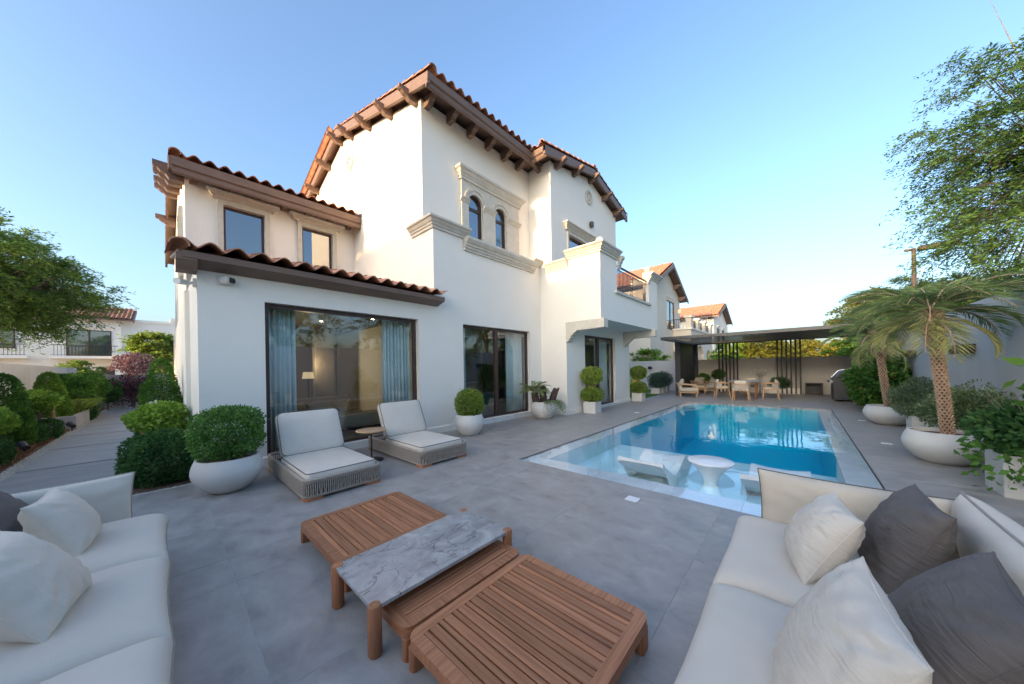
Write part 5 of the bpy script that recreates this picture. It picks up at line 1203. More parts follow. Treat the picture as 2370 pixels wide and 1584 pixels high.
def frond_set(parent, c, n, L, mat, seed, pitch=(10, 70), leaflets=34, ll=0.14, lw=0.10, droop=0.9, name='frond', spin=None, asym=0.0):
    rg = np.random.default_rng(seed); P = []; Dv = []; S = []; Tn = []; rb = MB()
    for k in range(n):
        a = rg.uniform(0, 2 * PI) if spin is None else spin(k); el = R(rg.uniform(*pitch)); Lk = L * rg.uniform(0.8, 1.1)
        o = np.array([math.cos(a), math.sin(a), 0.0]); pts = []
        pos = np.array(c, float); e = el; m = 14
        for i in range(m + 1):
            pts.append(pos.copy()); st = Lk / m; pos = pos + (o * math.cos(e) + np.array([0, 0, math.sin(e)])) * st; e -= droop * (1.6 / m) * (0.4 + i / m)
        rb.tube([tuple(q) for q in pts], [0.010 * (1 - 0.75 * i / m) + 0.0015 for i in range(m + 1)], 4, False)
        sd_ = np.array([-o[1], o[0], 0]); tint = rg.uniform(0.1, 0.55) if el > R(5) else rg.uniform(0.6, 1.0)
        for i in range(leaflets):
            t = 0.16 + 0.84 * (i + 0.5) / leaflets; f = t * m; j = min(int(f), m - 1); q = pts[j] + (pts[j + 1] - pts[j]) * (f - j); tg = pts[j + 1] - pts[j]; tg = tg / np.linalg.norm(tg)
            ln = ll * (0.55 + 0.9 * math.sin(PI * min(1, t * 0.9 + 0.08))) * rg.uniform(0.85, 1.1)
            for s in (-1, 1):
                P.append(q); Dv.append(tg * 0.9 + sd_ * s * (1.0 - 0.45 * t) + np.array([0, 0, 0.30 - 0.25 * rg.random()])); S.append(ln); Tn.append(tint + rg.normal() * 0.12 + (0.25 if rg.random() < 0.08 else 0))
    rb.build('rachis', 'palm_bark', parent)
    return leaf_mesh(name, np.array(P), np.array(Dv), np.array(S), lw, mat, parent, np.array(Tn), droop=0.16, fold=0.5)
frond_set(p, (-0.26, 0.13, 0.36), 24, 0.52, 'lf_palm', 6, (5, 65), 26, 0.10, 0.12, 0.8, 'fronds')
b = plant('trailing_plant', 'trailing green plant spilling over the cycad pot', 'plant', 7.52, 5.60, 0.46)
rg = np.random.default_rng(8); P = []; Dv = []
for k in range(190):
    a = rg.uniform(-2.6, 0.9); r0 = rg.uniform(0.1, 0.32); pos = np.array([math.cos(a) * r0, math.sin(a) * r0, 0.02]); d = np.array([math.cos(a), math.sin(a), 0.55]) * 0.035
    for i in range(rg.integers(9, 20)):
        P.append(pos.copy()); Dv.append(rg.normal(size=3) + d * 10); pos = pos + d; d = d + np.array([0, 0, -0.0055]); d = d / np.linalg.norm(d) * 0.035
        if np.hypot(pos[0], pos[1]) < 0.40 and pos[2] < -0.02: pos[:2] *= 0.41 / np.hypot(pos[0], pos[1])
leaf_mesh('foliage', np.array(P), np.array(Dv), 0.035, 0.4, 'lf_olive', b)

def square_planter(label, x, y, s, h, rz=0.0, name='square_planter'):
    t = thing(name, label, 'planter', (x, y, 0), rz)
    MB().plate(rect(-s/2, s/2, -s/2, s/2), [rect(-s/2 + 0.02, s/2 - 0.02, -s/2 + 0.02, s/2 - 0.02)], 'z', 0.0, h).build('box', 'pot', t, bevel=0.006, segs=1)
    MB().box(-s/2 + 0.021, s/2 - 0.021, -s/2 + 0.021, s/2 - 0.021, h - 0.09, h - 0.04).build('soil', 'soil', t)
    return t
def two_ball(label, x, y, z0, r1, z1, r2, seed):
    p = plant('ball_topiary', label, 'topiary', x, y, 0.33, 'two tier ball topiaries by the sliding door')
    MB().tube([(0, 0, 0), (0.01, 0, 0.5), (0, 0.01, z1 - 0.33)], [0.02, 0.016, 0.014], 7, False).build('stem', 'bark', p)
    f = shrub_foliage('foliage', p, (0, 0, z0 - 0.33), (r1, r1, r1 * 0.75), 5200, 0.042, 'lf_boxy', shell=0.45, lumpy=0.12, freq=7, aspect=0.7, seed=seed)
    f = shrub_foliage('foliage', p, (0, 0, z1 - 0.33), (r2, r2, r2 * 0.85), 5200, 0.042, 'lf_boxy', shell=0.45, lumpy=0.12, freq=7, aspect=0.7, seed=seed + 1, tint_bias=0.1)
square_planter('square cream planter with topiary left of the sliding door', 9.40, 5.02, 0.42, 0.37)
two_ball('two tier ball topiary left of the sliding door', 9.40, 5.02, 0.58, 0.33, 1.20, 0.33, 41)
square_planter('square cream planter with topiary at the far end of the villa', 13.62, 5.10, 0.42, 0.36)
two_ball('two tier ball topiary at the far end of the villa', 13.62, 5.10, 0.56, 0.34, 1.20, 0.33, 43)
for k, (x, y, lab) in enumerate(((17.45, 5.60, 'first'), (18.35, 5.68, 'second'), (19.25, 5.75, 'third'))):
    square_planter(lab + ' cream cube planter in the row left of the pergola post', x, y, 0.42, 0.32)
    p = plant('rosemary_bush', 'dark blue green bush in the ' + lab + ' cube planter left of the pergola', 'shrub', x, y, 0.28)
    stems(p, (0, 0, 0), 8, 0.4, 0.2, seed=k)
    shrub_foliage('foliage', p, (0, 0, 0.40), (0.42, 0.42, 0.42), 5200, 0.06, 'lf_blue', shell=0.7, lumpy=0.2, freq=6, aspect=0.3, seed=60 + k, spread=0.5, up=0.8)
tp = thing('trough_planter', 'cream trough planter behind the right screen bars', 'planter', (20.55, 0.45, 0))
MB().box(-0.10, 0.10, -0.45, 0.75, 0, 0.30).build('box', 'pot', tp, bevel=0.005, segs=1); MB().box(-0.08, 0.08, -0.43, 0.73, 0.301, 0.306).build('soil', 'soil', tp)
p = plant('rosemary_bush', 'dark bush in the trough behind the right screen bars', 'shrub', 20.5, 0.75, 0.28); shrub_foliage('foliage', p, (0, 0, 0.22), (0.28, 0.42, 0.28), 3500, 0.06, 'lf_dark', shell=0.7, lumpy=0.2, freq=6, aspect=0.4, seed=66, up=0.6)
p = plant('pot_plant', 'dark leafy plant behind the left screen bars', 'plant', 20.5, 3.3, 0.0); stems(p, (0, 0, 0), 5, 0.8, 0.1, seed=6); shrub_foliage('foliage', p, (0, 0, 0.95), (0.22, 0.3, 0.22), 1200, 0.09, 'lf_dark', shell=0.8, lumpy=0.2, seed=67)
p = plant('pot_plant', 'leafy plant behind the farther armchair', 'plant', 20.2, 4.0, 0.0); stems(p, (0, 0, 0), 5, 0.6, 0.1, seed=8); shrub_foliage('foliage', p, (0, 0, 0.72), (0.2, 0.3, 0.25), 1000, 0.09, 'lf_mid', shell=0.8, lumpy=0.2, seed=68)
p = plant('orchid', 'pale dried flowers standing behind the dining table', 'flowers', 20.2, 1.5, 0.0); stems(p, (0, 0, 0), 7, 1.1, 0.25, 0.006, seed=9); shrub_foliage('flowers', p, (0, 0, 1.1), (0.2, 0.3, 0.12), 220, 0.07, 'petal_white', shell=0.9, seed=69)
t = thing('toy', 'bright green plastic toy slide on the lawn by the back planters', 'toy', (18.6, 7.2, 0), R(20))
MB().tube([(0, 0, 0), (0.1, 0, 0.4), (0, 0, 0.8)], [0.22, 0.14, 0.2], 10).build('body', 'green_plastic', t, smooth=True); MB().tube([(0.1, 0.1, 0.7), (0.4, 0.2, 0.1)], [0.1, 0.12], 10).build('chute', 'green_plastic', t, smooth=True)
t = thing('toy', 'orange plastic toy behind the far topiary', 'toy', (17.3, 6.6, 0), R(20))
MB().hexa([(-.2, -.2, 0), (.2, -.2, 0), (.2, .2, 0), (-.2, .2, 0), (-.02, -.2, 0.75), (.05, -.2, 0.75), (.05, .2, 0.75), (-.02, .2, 0.75)]).build('body', 'orange_plastic', t, bevel=0.02)

# ---- palms
def palm(label, x, y, h, lean, seed, n=29, L=1.0):
    p = plant('palm_tree', label, 'palm', x, y, 0.36); p.rotation_euler = (0, 0, 0); rg = random.Random(seed)
    pts = [Vector((lean[0] * t + 0.02 * math.sin(t * 5 + seed), lean[1] * t, h * t)) for t in np.linspace(0, 1, 12)]
    b = MB().tube(pts, [0.062 + 0.018 * (1 - abs(2 * t - 1)) * 0 + (0.02 if t > 0.75 else 0) for t in np.linspace(0, 1, 12)], 12)
    tr = b.build('trunk', 'cycad_bark', p, smooth=True)
    b = MB(); rows = int(h / 0.042); per = 9
    for i in range(rows):
        t = i / rows; f = t * 11; j = min(int(f), 10); c = pts[j].lerp(pts[j + 1], f - j)
        for k in range(per):
            a = 2 * PI * (k + 0.5 * (i % 2)) / per + 0.05 * i; r_ = 0.060 + (0.018 if t > 0.7 else 0); o_ = Vector((math.cos(a), math.sin(a), 0)); u_ = Vector((-math.sin(a), math.cos(a), 0))
            q = c + o_ * r_; wd = 0.026; up_ = 0.05 + 0.05 * max(0, t - 0.75) * 4; out = 0.020 + 0.05 * max(0, t - 0.7) * 3
            b.add([q - u_ * wd, q + u_ * wd, q + o_ * out + Vector((0, 0, up_ * 0.75)) + u_ * 0.008, q + o_ * out + Vector((0, 0, up_ * 0.75)) - u_ * 0.008, q - o_ * 0.01 + Vector((0, 0, up_))], [(0, 1, 2, 3), (3, 2, 4), (0, 3, 4), (1, 4, 2)])
    stuff(b.build('leaf_bases', 'palm_bark', p))
    top = pts[-1] + Vector((0, 0, 0.02))
    gold = 2.39996
    frond_set(p, top, n, L, 'lf_palm', seed, (0, 60), 52, 0.25, 0.036, 1.0, 'fronds', spin=lambda k: k * gold + 0.2)
    frond_set(p, top - Vector((0, 0, 0.05)), 7, L * 0.8, 'lf_palm', seed + 1, (-35, 0), 40, 0.22, 0.055, 1.0, 'lower_fronds', spin=lambda k: k * gold + 1)
pot('wide cream bowl at the foot of the nearest palm', 7.70, -1.55, 0.40, 0.46, base=0.5, neck=0.86)
palm('slender palm in the nearest wide bowl by the tall wall', 7.72, -1.60, 1.85, (0.12, 0.12), 71)
pot('wide cream bowl at the foot of the farther palm', 11.6, -1.55, 0.42, 0.44, base=0.5, neck=0.86)
palm('slender palm in the farther bowl by the tall wall', 11.62, -1.55, 1.72, (0.12, 0.14), 74, 25, 1.05)
square_planter('square cream planter between the two palm bowls', 10.15, -1.85, 0.46, 0.42)
p = plant('grey_green_shrub', 'dense grey green shrub in the square planter between the palms', 'shrub', 10.15, -1.85, 0.36); stems(p, (0, 0, 0), 10, 0.4, 0.3, seed=5)
shrub_foliage('foliage', p, (0, 0.05, 0.36), (0.48, 0.42, 0.38), 9000, 0.045, 'lf_olive', shell=0.6, lumpy=0.2, freq=6, aspect=0.4, seed=81, tint_bias=-0.05)
square_planter('square cream planter hidden behind the nearest palm bowl', 8.55, -1.98, 0.46, 0.40)
p = plant('grey_green_shrub', 'loose variegated shrub right of the nearest palm trunk', 'shrub', 8.45, -1.95, 0.34); stems(p, (0, 0, 0), 12, 0.5, 0.4, seed=6)
shrub_foliage('foliage', p, (-0.05, 0.05, 0.36), (0.56, 0.40, 0.36), 7000, 0.05, 'lf_var', shell=0.75, lumpy=0.32, freq=6, aspect=0.4, seed=83, spread=0.7)
p = plant('hibiscus_bush', 'tall leafy hibiscus bush beside the barbecue', 'shrub', 14.3, -1.70, 0.0); stems(p, (0, 0, 0), 10, 1.0, 0.5, 0.012, seed=7)
shrub_foliage('foliage', p, (0, 0, 0.88), (0.80, 0.62, 0.80), 6500, 0.10, 'lf_mid', shell=0.6, lumpy=0.2, freq=5, aspect=0.7, seed=84, tint_bias=-0.12)
shrub_foliage('flowers', p, (0, 0, 0.85), (0.80, 0.62, 0.78), 40, 0.10, 'petal_orange', shell=0.05, aspect=0.8, seed=85)
square_planter('square cream planter at the right edge in front of the tall wall', 6.35, -1.86, 0.48, 0.46)
p = plant('leafy_plant', 'big leaved dark plant at the right edge in a square planter', 'plant', 6.25, -1.92, 0.42); stems(p, (0, 0, 0), 16, 0.7, 0.4, 0.008, seed=8)
shrub_foliage('foliage', p, (0.05, 0.0, 0.30), (0.48, 0.42, 0.32), 2600, 0.075, 'lf_dark', shell=0.7, lumpy=0.25, freq=5, aspect=0.55, seed=86)
shrub_foliage('tall_leaves', p, (-0.22, 0.05, 0.85), (0.18, 0.2, 0.45), 70, 0.17, 'lf_mid', shell=0.9, lumpy=0.2, aspect=0.45, seed=87)
shrub_foliage('trailing_leaves', p, (0.0, 0.30, -0.05), (0.5, 0.22, 0.3), 160, 0.09, 'lf_mid', shell=0.6, lumpy=0.2, aspect=0.65, seed=88)

# ================================================================== SIDE GARDEN
def bush(name, label, x, y, rad, zc, n, size, mat, seed, p=2.0, trunk=None, lumpy=0.08, aspect=0.55, shell=0.4, cat='shrub', tb=0.0, freq=4):
    t = plant(name, label, cat, x, y, 0.0); t.rotation_euler = (0, 0, 0)
    stems(t, (0, 0, 0), trunk or 6, max(0.1, zc), rad[0] * 0.5, 0.012, seed=seed)
    shrub_foliage('foliage', t, (0, 0, zc), rad, n, size, mat, p, shell, lumpy, freq, aspect, seed, tint_bias=tb, flat_bottom=0.0)
    return t
bush('ball_shrub', 'low dark ball shrub at the front corner of the right bed', 0.0, 6.74, (0.37, 0.50, 0.36), 0.30, 9000, 0.045, 'lf_dark', 101, p=2.6, tb=0.08, lumpy=0.13)
t = bush('gardenia_bush', 'lime green bush with white flowers on bare stems in the right bed', -0.02, 8.15, (0.36, 0.42, 0.25), 0.74, 2600, 0.065, 'lf_lime', 102, lumpy=0.2, aspect=0.65, shell=0.6)
shrub_foliage('flowers', t, (0, 0, 0.75), (0.42, 0.44, 0.27), 26, 0.06, 'petal_white', shell=0.05, aspect=0.9, seed=103)
MB().tube([(-0.2, -0.1, 0), (-0.2, -0.1, 0.7)], 0.022, 8).build('wooden_stake', 'oak', t)
bush('ball_shrub', 'low dark ball shrub behind the lime bush in the right bed', -0.06, 9.2, (0.30, 0.38, 0.28), 0.26, 5200, 0.04, 'lf_dark', 104, p=2.6)
bush('ball_shrub', 'small dark ball shrub before the tall topiary in the right bed', -0.08, 10.3, (0.28, 0.36, 0.26), 0.26, 4200, 0.04, 'lf_dark', 114, p=2.6)
def cone(label, x, y, r, h, n, size, mat, seed, tb=0.0):
    t = plant('cone_topiary', label, 'topiary', x, y, 0.0, None); t.rotation_euler = (0, 0, 0)
    MB().tube([(0, 0, 0), (0.01, 0, h * 0.8)], [0.03, 0.01], 7, False).build('stem', 'bark', t)
    rg = np.random.default_rng(seed); u = rg.random(n) ** 0.7; a = rg.uniform(0, 2 * PI, n)
    z = 0.12 + (h - 0.12) * (1 - u); k = ((1 - (z / h) ** 1.7)) ** 0.65 * np.minimum(1, 0.75 + z / h)
    rr = r * k * (1 - 0.35 * rg.random(n) ** 1.6); P = np.stack([rr * np.cos(a), rr * np.sin(a), z], 1); P *= (1 + lump(P, 5, 0.07, seed))[:, None]
    d = np.stack([np.cos(a), np.sin(a), np.full(n, 0.6)], 1) + rg.normal(size=(n, 3)) * 0.6
    tt = np.clip(0.45 + tb + lump(P, 9, 0.3, seed + 1) + rg.normal(size=n) * 0.17, 0, 1)
    leaf_mesh('foliage', P, d, size * rg.uniform(0.7, 1.3, n), 0.5, mat, t, tt)
    return t
cone('tall green cone topiary against the villa side wall', -0.02, 11.6, 0.44, 1.85, 11000, 0.05, 'lf_mid', 105)
cone('tall green cone topiary at the left picture edge', -2.15, 11.9, 0.40, 1.62, 10000, 0.05, 'lf_mid', 106, -0.05)
cone('broad yellow green cone topiary in front of the left wall', -2.1, 15.3, 0.40, 1.60, 11000, 0.055, 'lf_lime', 107, -0.25)
t = bush('gardenia_bush', 'small lime bush on crooked pale stems between the two left topiaries', -2.0, 13.3, (0.34, 0.42, 0.22), 0.92, 2600, 0.07, 'lf_lime', 108, lumpy=0.2, aspect=0.65, shell=0.6)
MB().tube([(0.2, 0.3, 0), (0.2, 0.3, 0.8)], 0.025, 8).build('wooden_stake', 'oak', t)
t = bush('gardenia_bush', 'lime leafy sprig at the far left edge by the cone topiary', -2.0, 10.3, (0.25, 0.3, 0.2), 0.72, 900, 0.08, 'lf_lime', 118, lumpy=0.2, aspect=0.65, shell=0.6)
bush('ball_shrub', 'low dark ball shrub in the left bed by the gravel, nearest the camera', -1.98, 9.9, (0.26, 0.40, 0.26), 0.23, 4500, 0.04, 'lf_dark', 109, p=2.6)
bush('ball_shrub', 'wide dark ball shrub in the left bed before the raised planter', -2.05, 12.4, (0.32, 0.44, 0.26), 0.24, 5500, 0.04, 'lf_dark', 110, p=2.6)
bush('ball_shrub', 'small dark ball shrub beside the wide one in the left bed', -1.86, 13.3, (0.22, 0.28, 0.25), 0.22, 3200, 0.04, 'lf_dark', 111, p=2.6)
rp = thing('raised_planter', 'low grey rendered planter box along the left wall', 'planter', (-2.05, 16.1, 0))
MB().plate(rect(-0.44, 0.44, -1.2, 1.2), [rect(-0.36, 0.36, -1.12, 1.12)], 'z', 0.0, 0.38).build('box', 'concrete', rp, bevel=0.006, segs=1); MB().box(-0.37, 0.37, -1.13, 1.13, 0.30, 0.33).build('soil', 'soil', rp)
p = plant('grass_clump', 'strappy yellow green grass clump in the raised planter', 'plant', -1.95, 16.9, 0.33); rg = np.random.default_rng(9); n = 900
a = rg.uniform(0, 6.28, n); P = np.stack([rg.normal(0, .12, n), rg.normal(0, .3, n), np.zeros(n)], 1); leaf_mesh('blades', P, np.stack([np.cos(a) * .8, np.sin(a) * .8, np.full(n, 1.1)], 1), 0.75, 0.05, 'lf_boxy', p, droop=0.35)
bush('hedge', 'broad dark green hedge mass on the left near the end of the path', -2.0, 19.2, (0.6, 1.7, 0.48), 1.05, 11000, 0.085, 'lf_mid', 112, p=2.6, lumpy=0.14, tb=-0.05)
bush('grey_green_shrub', 'grey green mound below the hedge by the path', -1.85, 18.2, (0.42, 0.7, 0.5), 0.42, 7000, 0.06, 'lf_olive', 113, tb=-0.15)
bush('ball_shrub', 'small dark mound where the raised planter ends', -1.75, 17.6, (0.25, 0.4, 0.3), 0.25, 3500, 0.05, 'lf_dark', 115)
bush('purple_shrub', 'purple leaved tiered shrub at the end of the path', -0.85, 22.4, (0.62, 0.6, 0.5), 1.95, 1900, 0.10, 'lf_purple', 116, lumpy=0.3, freq=6, shell=0.7)
t = bush('purple_shrub', 'darker purple shrub mass low at the end of the path', -0.9, 22.6, (0.75, 0.6, 0.6), 0.85, 2600, 0.10, 'lf_purple', 117, lumpy=0.3, freq=6, shell=0.7, tb=-0.3)
t = bush('bougainvillea', 'green bush with pink flowers at the end of the hedge', -1.55, 21.8, (0.35, 0.4, 0.45), 0.8, 1800, 0.09, 'lf_dark', 119, lumpy=0.2)
shrub_foliage('flowers', t, (0, 0, 1.05), (0.25, 0.3, 0.15), 150, 0.08, 'petal_pink', shell=0.3, seed=120)
rg = np.random.default_rng(21); n = 5200
P = np.stack([rg.uniform(-1.95, -1.74, n), rg.uniform(7.0, 14.8, n), np.full(n, 0.0)], 1); d = rg.normal(size=(n, 3)) * 0.7 + [0, 0, 0.7]
stuff(tag(leaf_mesh('ground_cover', P, d, 0.09, 0.12, 'grass_red'), 'russet dry ground cover along the left bed edge', 'ground cover'))
for x, y, lab in ((-1.66, 14.7, 'black garden spotlight by the raised planter corner'), (-1.8, 11.1, 'black garden spotlight between the left ball shrubs')):
    t = thing('garden_spotlight', lab, 'spotlight', (x, y, 0), R(30)); MB().tube([(0, 0, 0), (0, 0, 0.12)], 0.012, 8).build('spike', 'black', t); MB().tube([(0.0, -0.06, 0.12), (0.0, 0.10, 0.19)], [0.05, 0.065], 12).build('lamp_head', 'black', t, smooth=True)

# ================================================================== TREES
def tree(name, label, base, fork, crown, rad, mat, clumps, seed, size=0.07, twig=0.8, per=30, tr=0.14, droop=0.35, lean=(0, 0), branches=9, cat='tree', tw=6, tb=0.0, flatten=1.0, aspect=0.32, twigs=False):
    t = thing(name, label, cat, base); rg = np.random.default_rng(seed); rr = random.Random(seed)
    b = MB(); fk = Vector((lean[0], lean[1], fork)); cc = Vector(crown)
    b.tube([(0, 0, -0.1), (lean[0] * 0.3, lean[1] * 0.3, fork * 0.5), fk], [tr * 1.25, tr, tr * 0.85], 10, False)
    tips = []
    for k in range(branches):
        d = Vector(unit(rg.normal(size=(1, 3)))[0]); d.z = abs(d.z) * 0.8 + 0.05; tip = cc + Vector((d.x * rad[0], d.y * rad[1], d.z * rad[2])) * rr.uniform(0.55, 0.9)
        m1 = fk.lerp(tip, 0.35) + Vector((0, 0, 0.12 * (tip - fk).length)); m2 = fk.lerp(tip, 0.7) + Vector((0, 0, 0.10 * (tip - fk).length))
        b.tube([fk, m1, m2, tip], [tr * 0.6, tr * 0.4, tr * 0.22, tr * 0.07], 6, False)
        for j in range(4):
            s = rr.choice((m1.lerp(m2, rr.random()), m2.lerp(tip, rr.random()))); e_ = cc + Vector((rg.normal() * rad[0] * 0.5, rg.normal() * rad[1] * 0.5, rg.normal() * rad[2] * 0.5)); e_ = s.lerp(e_, 0.7)
            b.tube([s, s.lerp(e_, 0.5) + Vector((0, 0, 0.15)), e_], [tr * 0.18, tr * 0.1, tr * 0.03], 5, False)
    b.build('trunk', 'bark', t, smooth=True)
    # clumps of drooping twigs
    dd = unit(rg.normal(size=(clumps, 3))); q = rg.random(clumps) ** 0.45; q = q * (1 + lump(dd, 2.5, 0.25, seed))
    cen = dd * q[:, None] * np.array(rad) + np.array(crown)
    P = []; D = []; TT = []; tb_ = MB()
    tn = 0.45 + tb + lump(cen, 1.2, 0.3, seed + 2) + rg.normal(size=clumps) * 0.10
    for k in range(clumps):
        out = unit(((cen[k] - np.array(crown)) / np.array(rad) + rg.normal(size=3) * 0.25)[None, :])[0]
        d = unit(out[None, :] + rg.normal(size=(tw, 3)) * 0.65); d[:, 2] = d[:, 2] * 0.6 * flatten
        s = rg.random((tw, per)); L = twig * rg.uniform(0.6, 1.2, (tw, 1))
        pos = cen[k] + d[:, None, :] * (s * L)[:, :, None]; pos[:, :, 2] -= droop * (s ** 2) * L
        if twigs:
            for i_ in range(tw):
                l_ = float(L[i_, 0]); a_ = cen[k]; m_ = a_ + d[i_] * l_ * 0.5 - np.array([0, 0, droop * 0.25 * l_]); e_ = a_ + d[i_] * l_ - np.array([0, 0, droop * l_])
                tb_.tube([tuple(a_), tuple(m_), tuple(e_)], [0.007, 0.005, 0.002], 3, False)
            b_ = (np.array(crown) - cen[k]) * 0.35 + cen[k]; tb_.tube([tuple(b_), tuple((b_ + cen[k]) / 2 + np.array([0, 0, 0.1])), tuple(cen[k])], [0.018, 0.012, 0.007], 3, False)
        sdv = unit(np.cross(d, np.array([0, 0, 1.0])) + 1e-6); sg = rg.choice([-1, 1], (tw, per))
        dr = d[:, None, :] * 0.8 + sdv[:, None, :] * sg[:, :, None] + rg.normal(size=(tw, per, 3)) * 0.3; dr[:, :, 2] -= 0.2
        pos = pos + rg.normal(size=pos.shape) * twig * 0.05
        P.append(pos.reshape(-1, 3)); D.append(dr.reshape(-1, 3)); TT.append(np.clip(tn[k] + rg.normal(size=tw * per) * 0.13, 0, 1))
    if twigs: tb_.build('twigs', 'twig', t)
    leaf_mesh('crown', np.concatenate(P), np.concatenate(D), size, aspect, mat, t, np.concatenate(TT))
    return t
tree('feathery_tree', 'feathery green tree leaning over the left garden wall', (-4.9, 19.5, 0), 2.3, (0.8, 0.6, 4.8), (2.6, 2.6, 1.9), 'lf_tree', 480, 201, 0.11, 0.9, 32, 0.16, 0.3, (0.7, 0.2), 11, tb=0.0, twigs=True)
tree('feathery_tree', 'tall airy dark tree rising over the wall at the right edge', (17.7, -5.8, 0), 3.2, (-0.1, 0.0, 7.5), (2.9, 2.6, 4.4), 'lf_treed', 440, 202, 0.115, 1.2, 34, 0.13, 0.45, (0, 0), 12, tb=0.05, twigs=True)
tree('broad_tree', 'bushy green tree behind the wall below the street lamp', (21.5, -4.8, 0), 1.6, (0, 0, 3.2), (2.2, 1.8, 1.5), 'lf_tree', 200, 203, 0.10, 0.75, 30, 0.14, 0.3, tb=-0.1)
tree('golden_tree', 'golden green tree far behind the right end of the pergola', (31, -4.2, 0), 2.0, (0, 0, 4.3), (2.6, 2.6, 2.1), 'lf_yel', 210, 204, 0.13, 0.9, 28, 0.15, 0.3, aspect=0.6)
tree('broad_tree', 'grey green broad tree between the golden tree and the tall dark tree', (26.5, -4.9, 0), 2.0, (0, 0, 3.9), (2.7, 2.2, 1.9), 'lf_olive', 230, 205, 0.12, 0.9, 30, 0.15, 0.3, tb=0.1)
tree('garden_tree', 'yellow green tree behind the back wall seen between the screen bars', (26, 1.6, 0), 1.4, (0, 0, 2.35), (1.7, 1.5, 1.05), 'lf_yel', 120, 206, 0.12, 0.6, 26, 0.1, 0.3, tb=-0.15, aspect=0.6)
tree('garden_tree', 'pale green young tree in front of the arched neighbour house', (24.5, 3.5, 0), 1.4, (0, 0, 2.2), (0.8, 0.8, 0.8), 'lf_lime', 60, 207, 0.11, 0.5, 24, 0.08, 0.3, tb=-0.1, aspect=0.6)
tree('garden_tree', 'orange tinged yellow tree behind the right screen bars', (29, -0.6, 0), 1.4, (0, 0, 2.2), (2.0, 2.0, 1.0), 'lf_yel', 110, 208, 0.13, 0.6, 24, 0.1, 0.3, tb=0.05, aspect=0.6)
tree('garden_tree', 'dark leafy tree over the back wall at the pergola corner', (24, -2.7, 0), 1.2, (0, 0, 2.0), (1.4, 1.2, 0.9), 'lf_mid', 110, 214, 0.11, 0.6, 26, 0.1, 0.3, tb=-0.1, aspect=0.6)
tree('garden_tree', 'leafy young tree over the back wall beside the villa end', (22.6, 7.9, 0), 1.0, (0, 0, 1.75), (0.9, 1.2, 0.8), 'lf_lime', 70, 209, 0.12, 0.5, 22, 0.08, 0.2, tb=-0.2, aspect=0.6)
tree('garden_tree', 'pale yellow green tree behind the end wall of the path', (0.1, 26.0, 0), 1.5, (0, 0, 2.75), (1.15, 1.1, 0.8), 'lf_boxy', 70, 210, 0.13, 0.8, 26, 0.1, 0.2, tb=0.0, aspect=0.6)
tree('garden_tree', 'small round yellow green tree in the far left garden', (-3.9, 38, 0), 1.0, (0, 0, 1.75), (0.75, 0.75, 0.65), 'lf_boxy', 36, 211, 0.16, 0.7, 22, 0.1, 0.2, aspect=0.6)
tree('feathery_tree', 'feathery tree over the tall wall behind the camera', (4.5, -8.5, 0), 2.6, (0, 0, 4.6), (2.7, 2.2, 2.0), 'lf_treed', 150, 212, 0.12, 0.9, 26, 0.16, 0.35)
tree('feathery_tree', 'second feathery tree over the tall wall behind the camera', (10.8, -8.0, 0), 2.6, (0, 0, 4.3), (2.4, 2.0, 1.9), 'lf_treed', 140, 213, 0.12, 0.9, 26, 0.16, 0.35)
for k, (x, y, lab) in enumerate(((-21.5, 7.0, 'tall unseen tree in the middle of the row left of the villa, set to dapple the sun'), (-21, 11.5, 'tall unseen tree at the far end of the row left of the villa, set to dapple the sun'), (-21, 2.0, 'tall unseen tree at the near end of the row left of the villa, set to dapple the sun'))):
    tree('unseen_tree', lab, (x, y, 0), 5.0, (0, 0, 8.3), (2.6, 2.9, 2.6), 'lf_tree', 170, 216 + k, 0.16, 1.1, 26, 0.2, 0.3)  # tree row out of view, placed to dapple the sun on the gable
# ================================================================== NEIGHBOURING HOUSES
def nbr(label, loc): 
    return thing('neighbour_house', label, 'house', loc, 0, 'neighbouring villas', True)
def win_y(par, x0, x1, z0, z1, y, bars=1):
    w = bpy.data.objects.new('window', None); COL.objects.link(w); w.parent = par; ORG[w.name] = ORG[par.name]
    MB().plate(rect(x0, x1, z0, z1), [rect(x0 + .07, x1 - .07, z0 + .07, z1 - .07)], 'y', y - 0.05, y + 0.02).build('frame', 'frame', w)
    for k in range(bars): xm = x0 + (x1 - x0) * (k + 1) / (bars + 1); MB().box(xm - .05, xm + .05, y - 0.055, y + 0.02, z0 + .07, z1 - .07).build('mullion', 'frame', w)
    MB().box(x0 + .07, x1 - .07, y - 0.015, y - 0.005, z0 + .07, z1 - .07).build('pane', 'glass_up', w)
    MB().box(x0 + .02, x1 - .02, y + 0.02, y + 0.03, z0 + .02, z1 - .02).build('reveal', 'int_dark', w)
    MB().sweep([(x0 - .15, y), (x1 + .15, y)], CP(z1 + 0.05, z1 + 0.28, 0.7)).build('window_hood', 'stucco', w)
    return w
def railing_y(par, x0, x1, y, z0, h=0.95, step=0.13):
    r_ = MB().box(x0, x1, y - .02, y + .02, z0 + h - .05, z0 + h).box(x0, x1, y - .015, y + .015, z0 + .05, z0 + .08).build('railing', 'frame', par)
    x = x0 + step
    while x < x1 - 0.03: MB().box(x - .011, x + .011, y - .011, y + .011, z0, z0 + h - .05).build('baluster', 'frame', r_); x += step
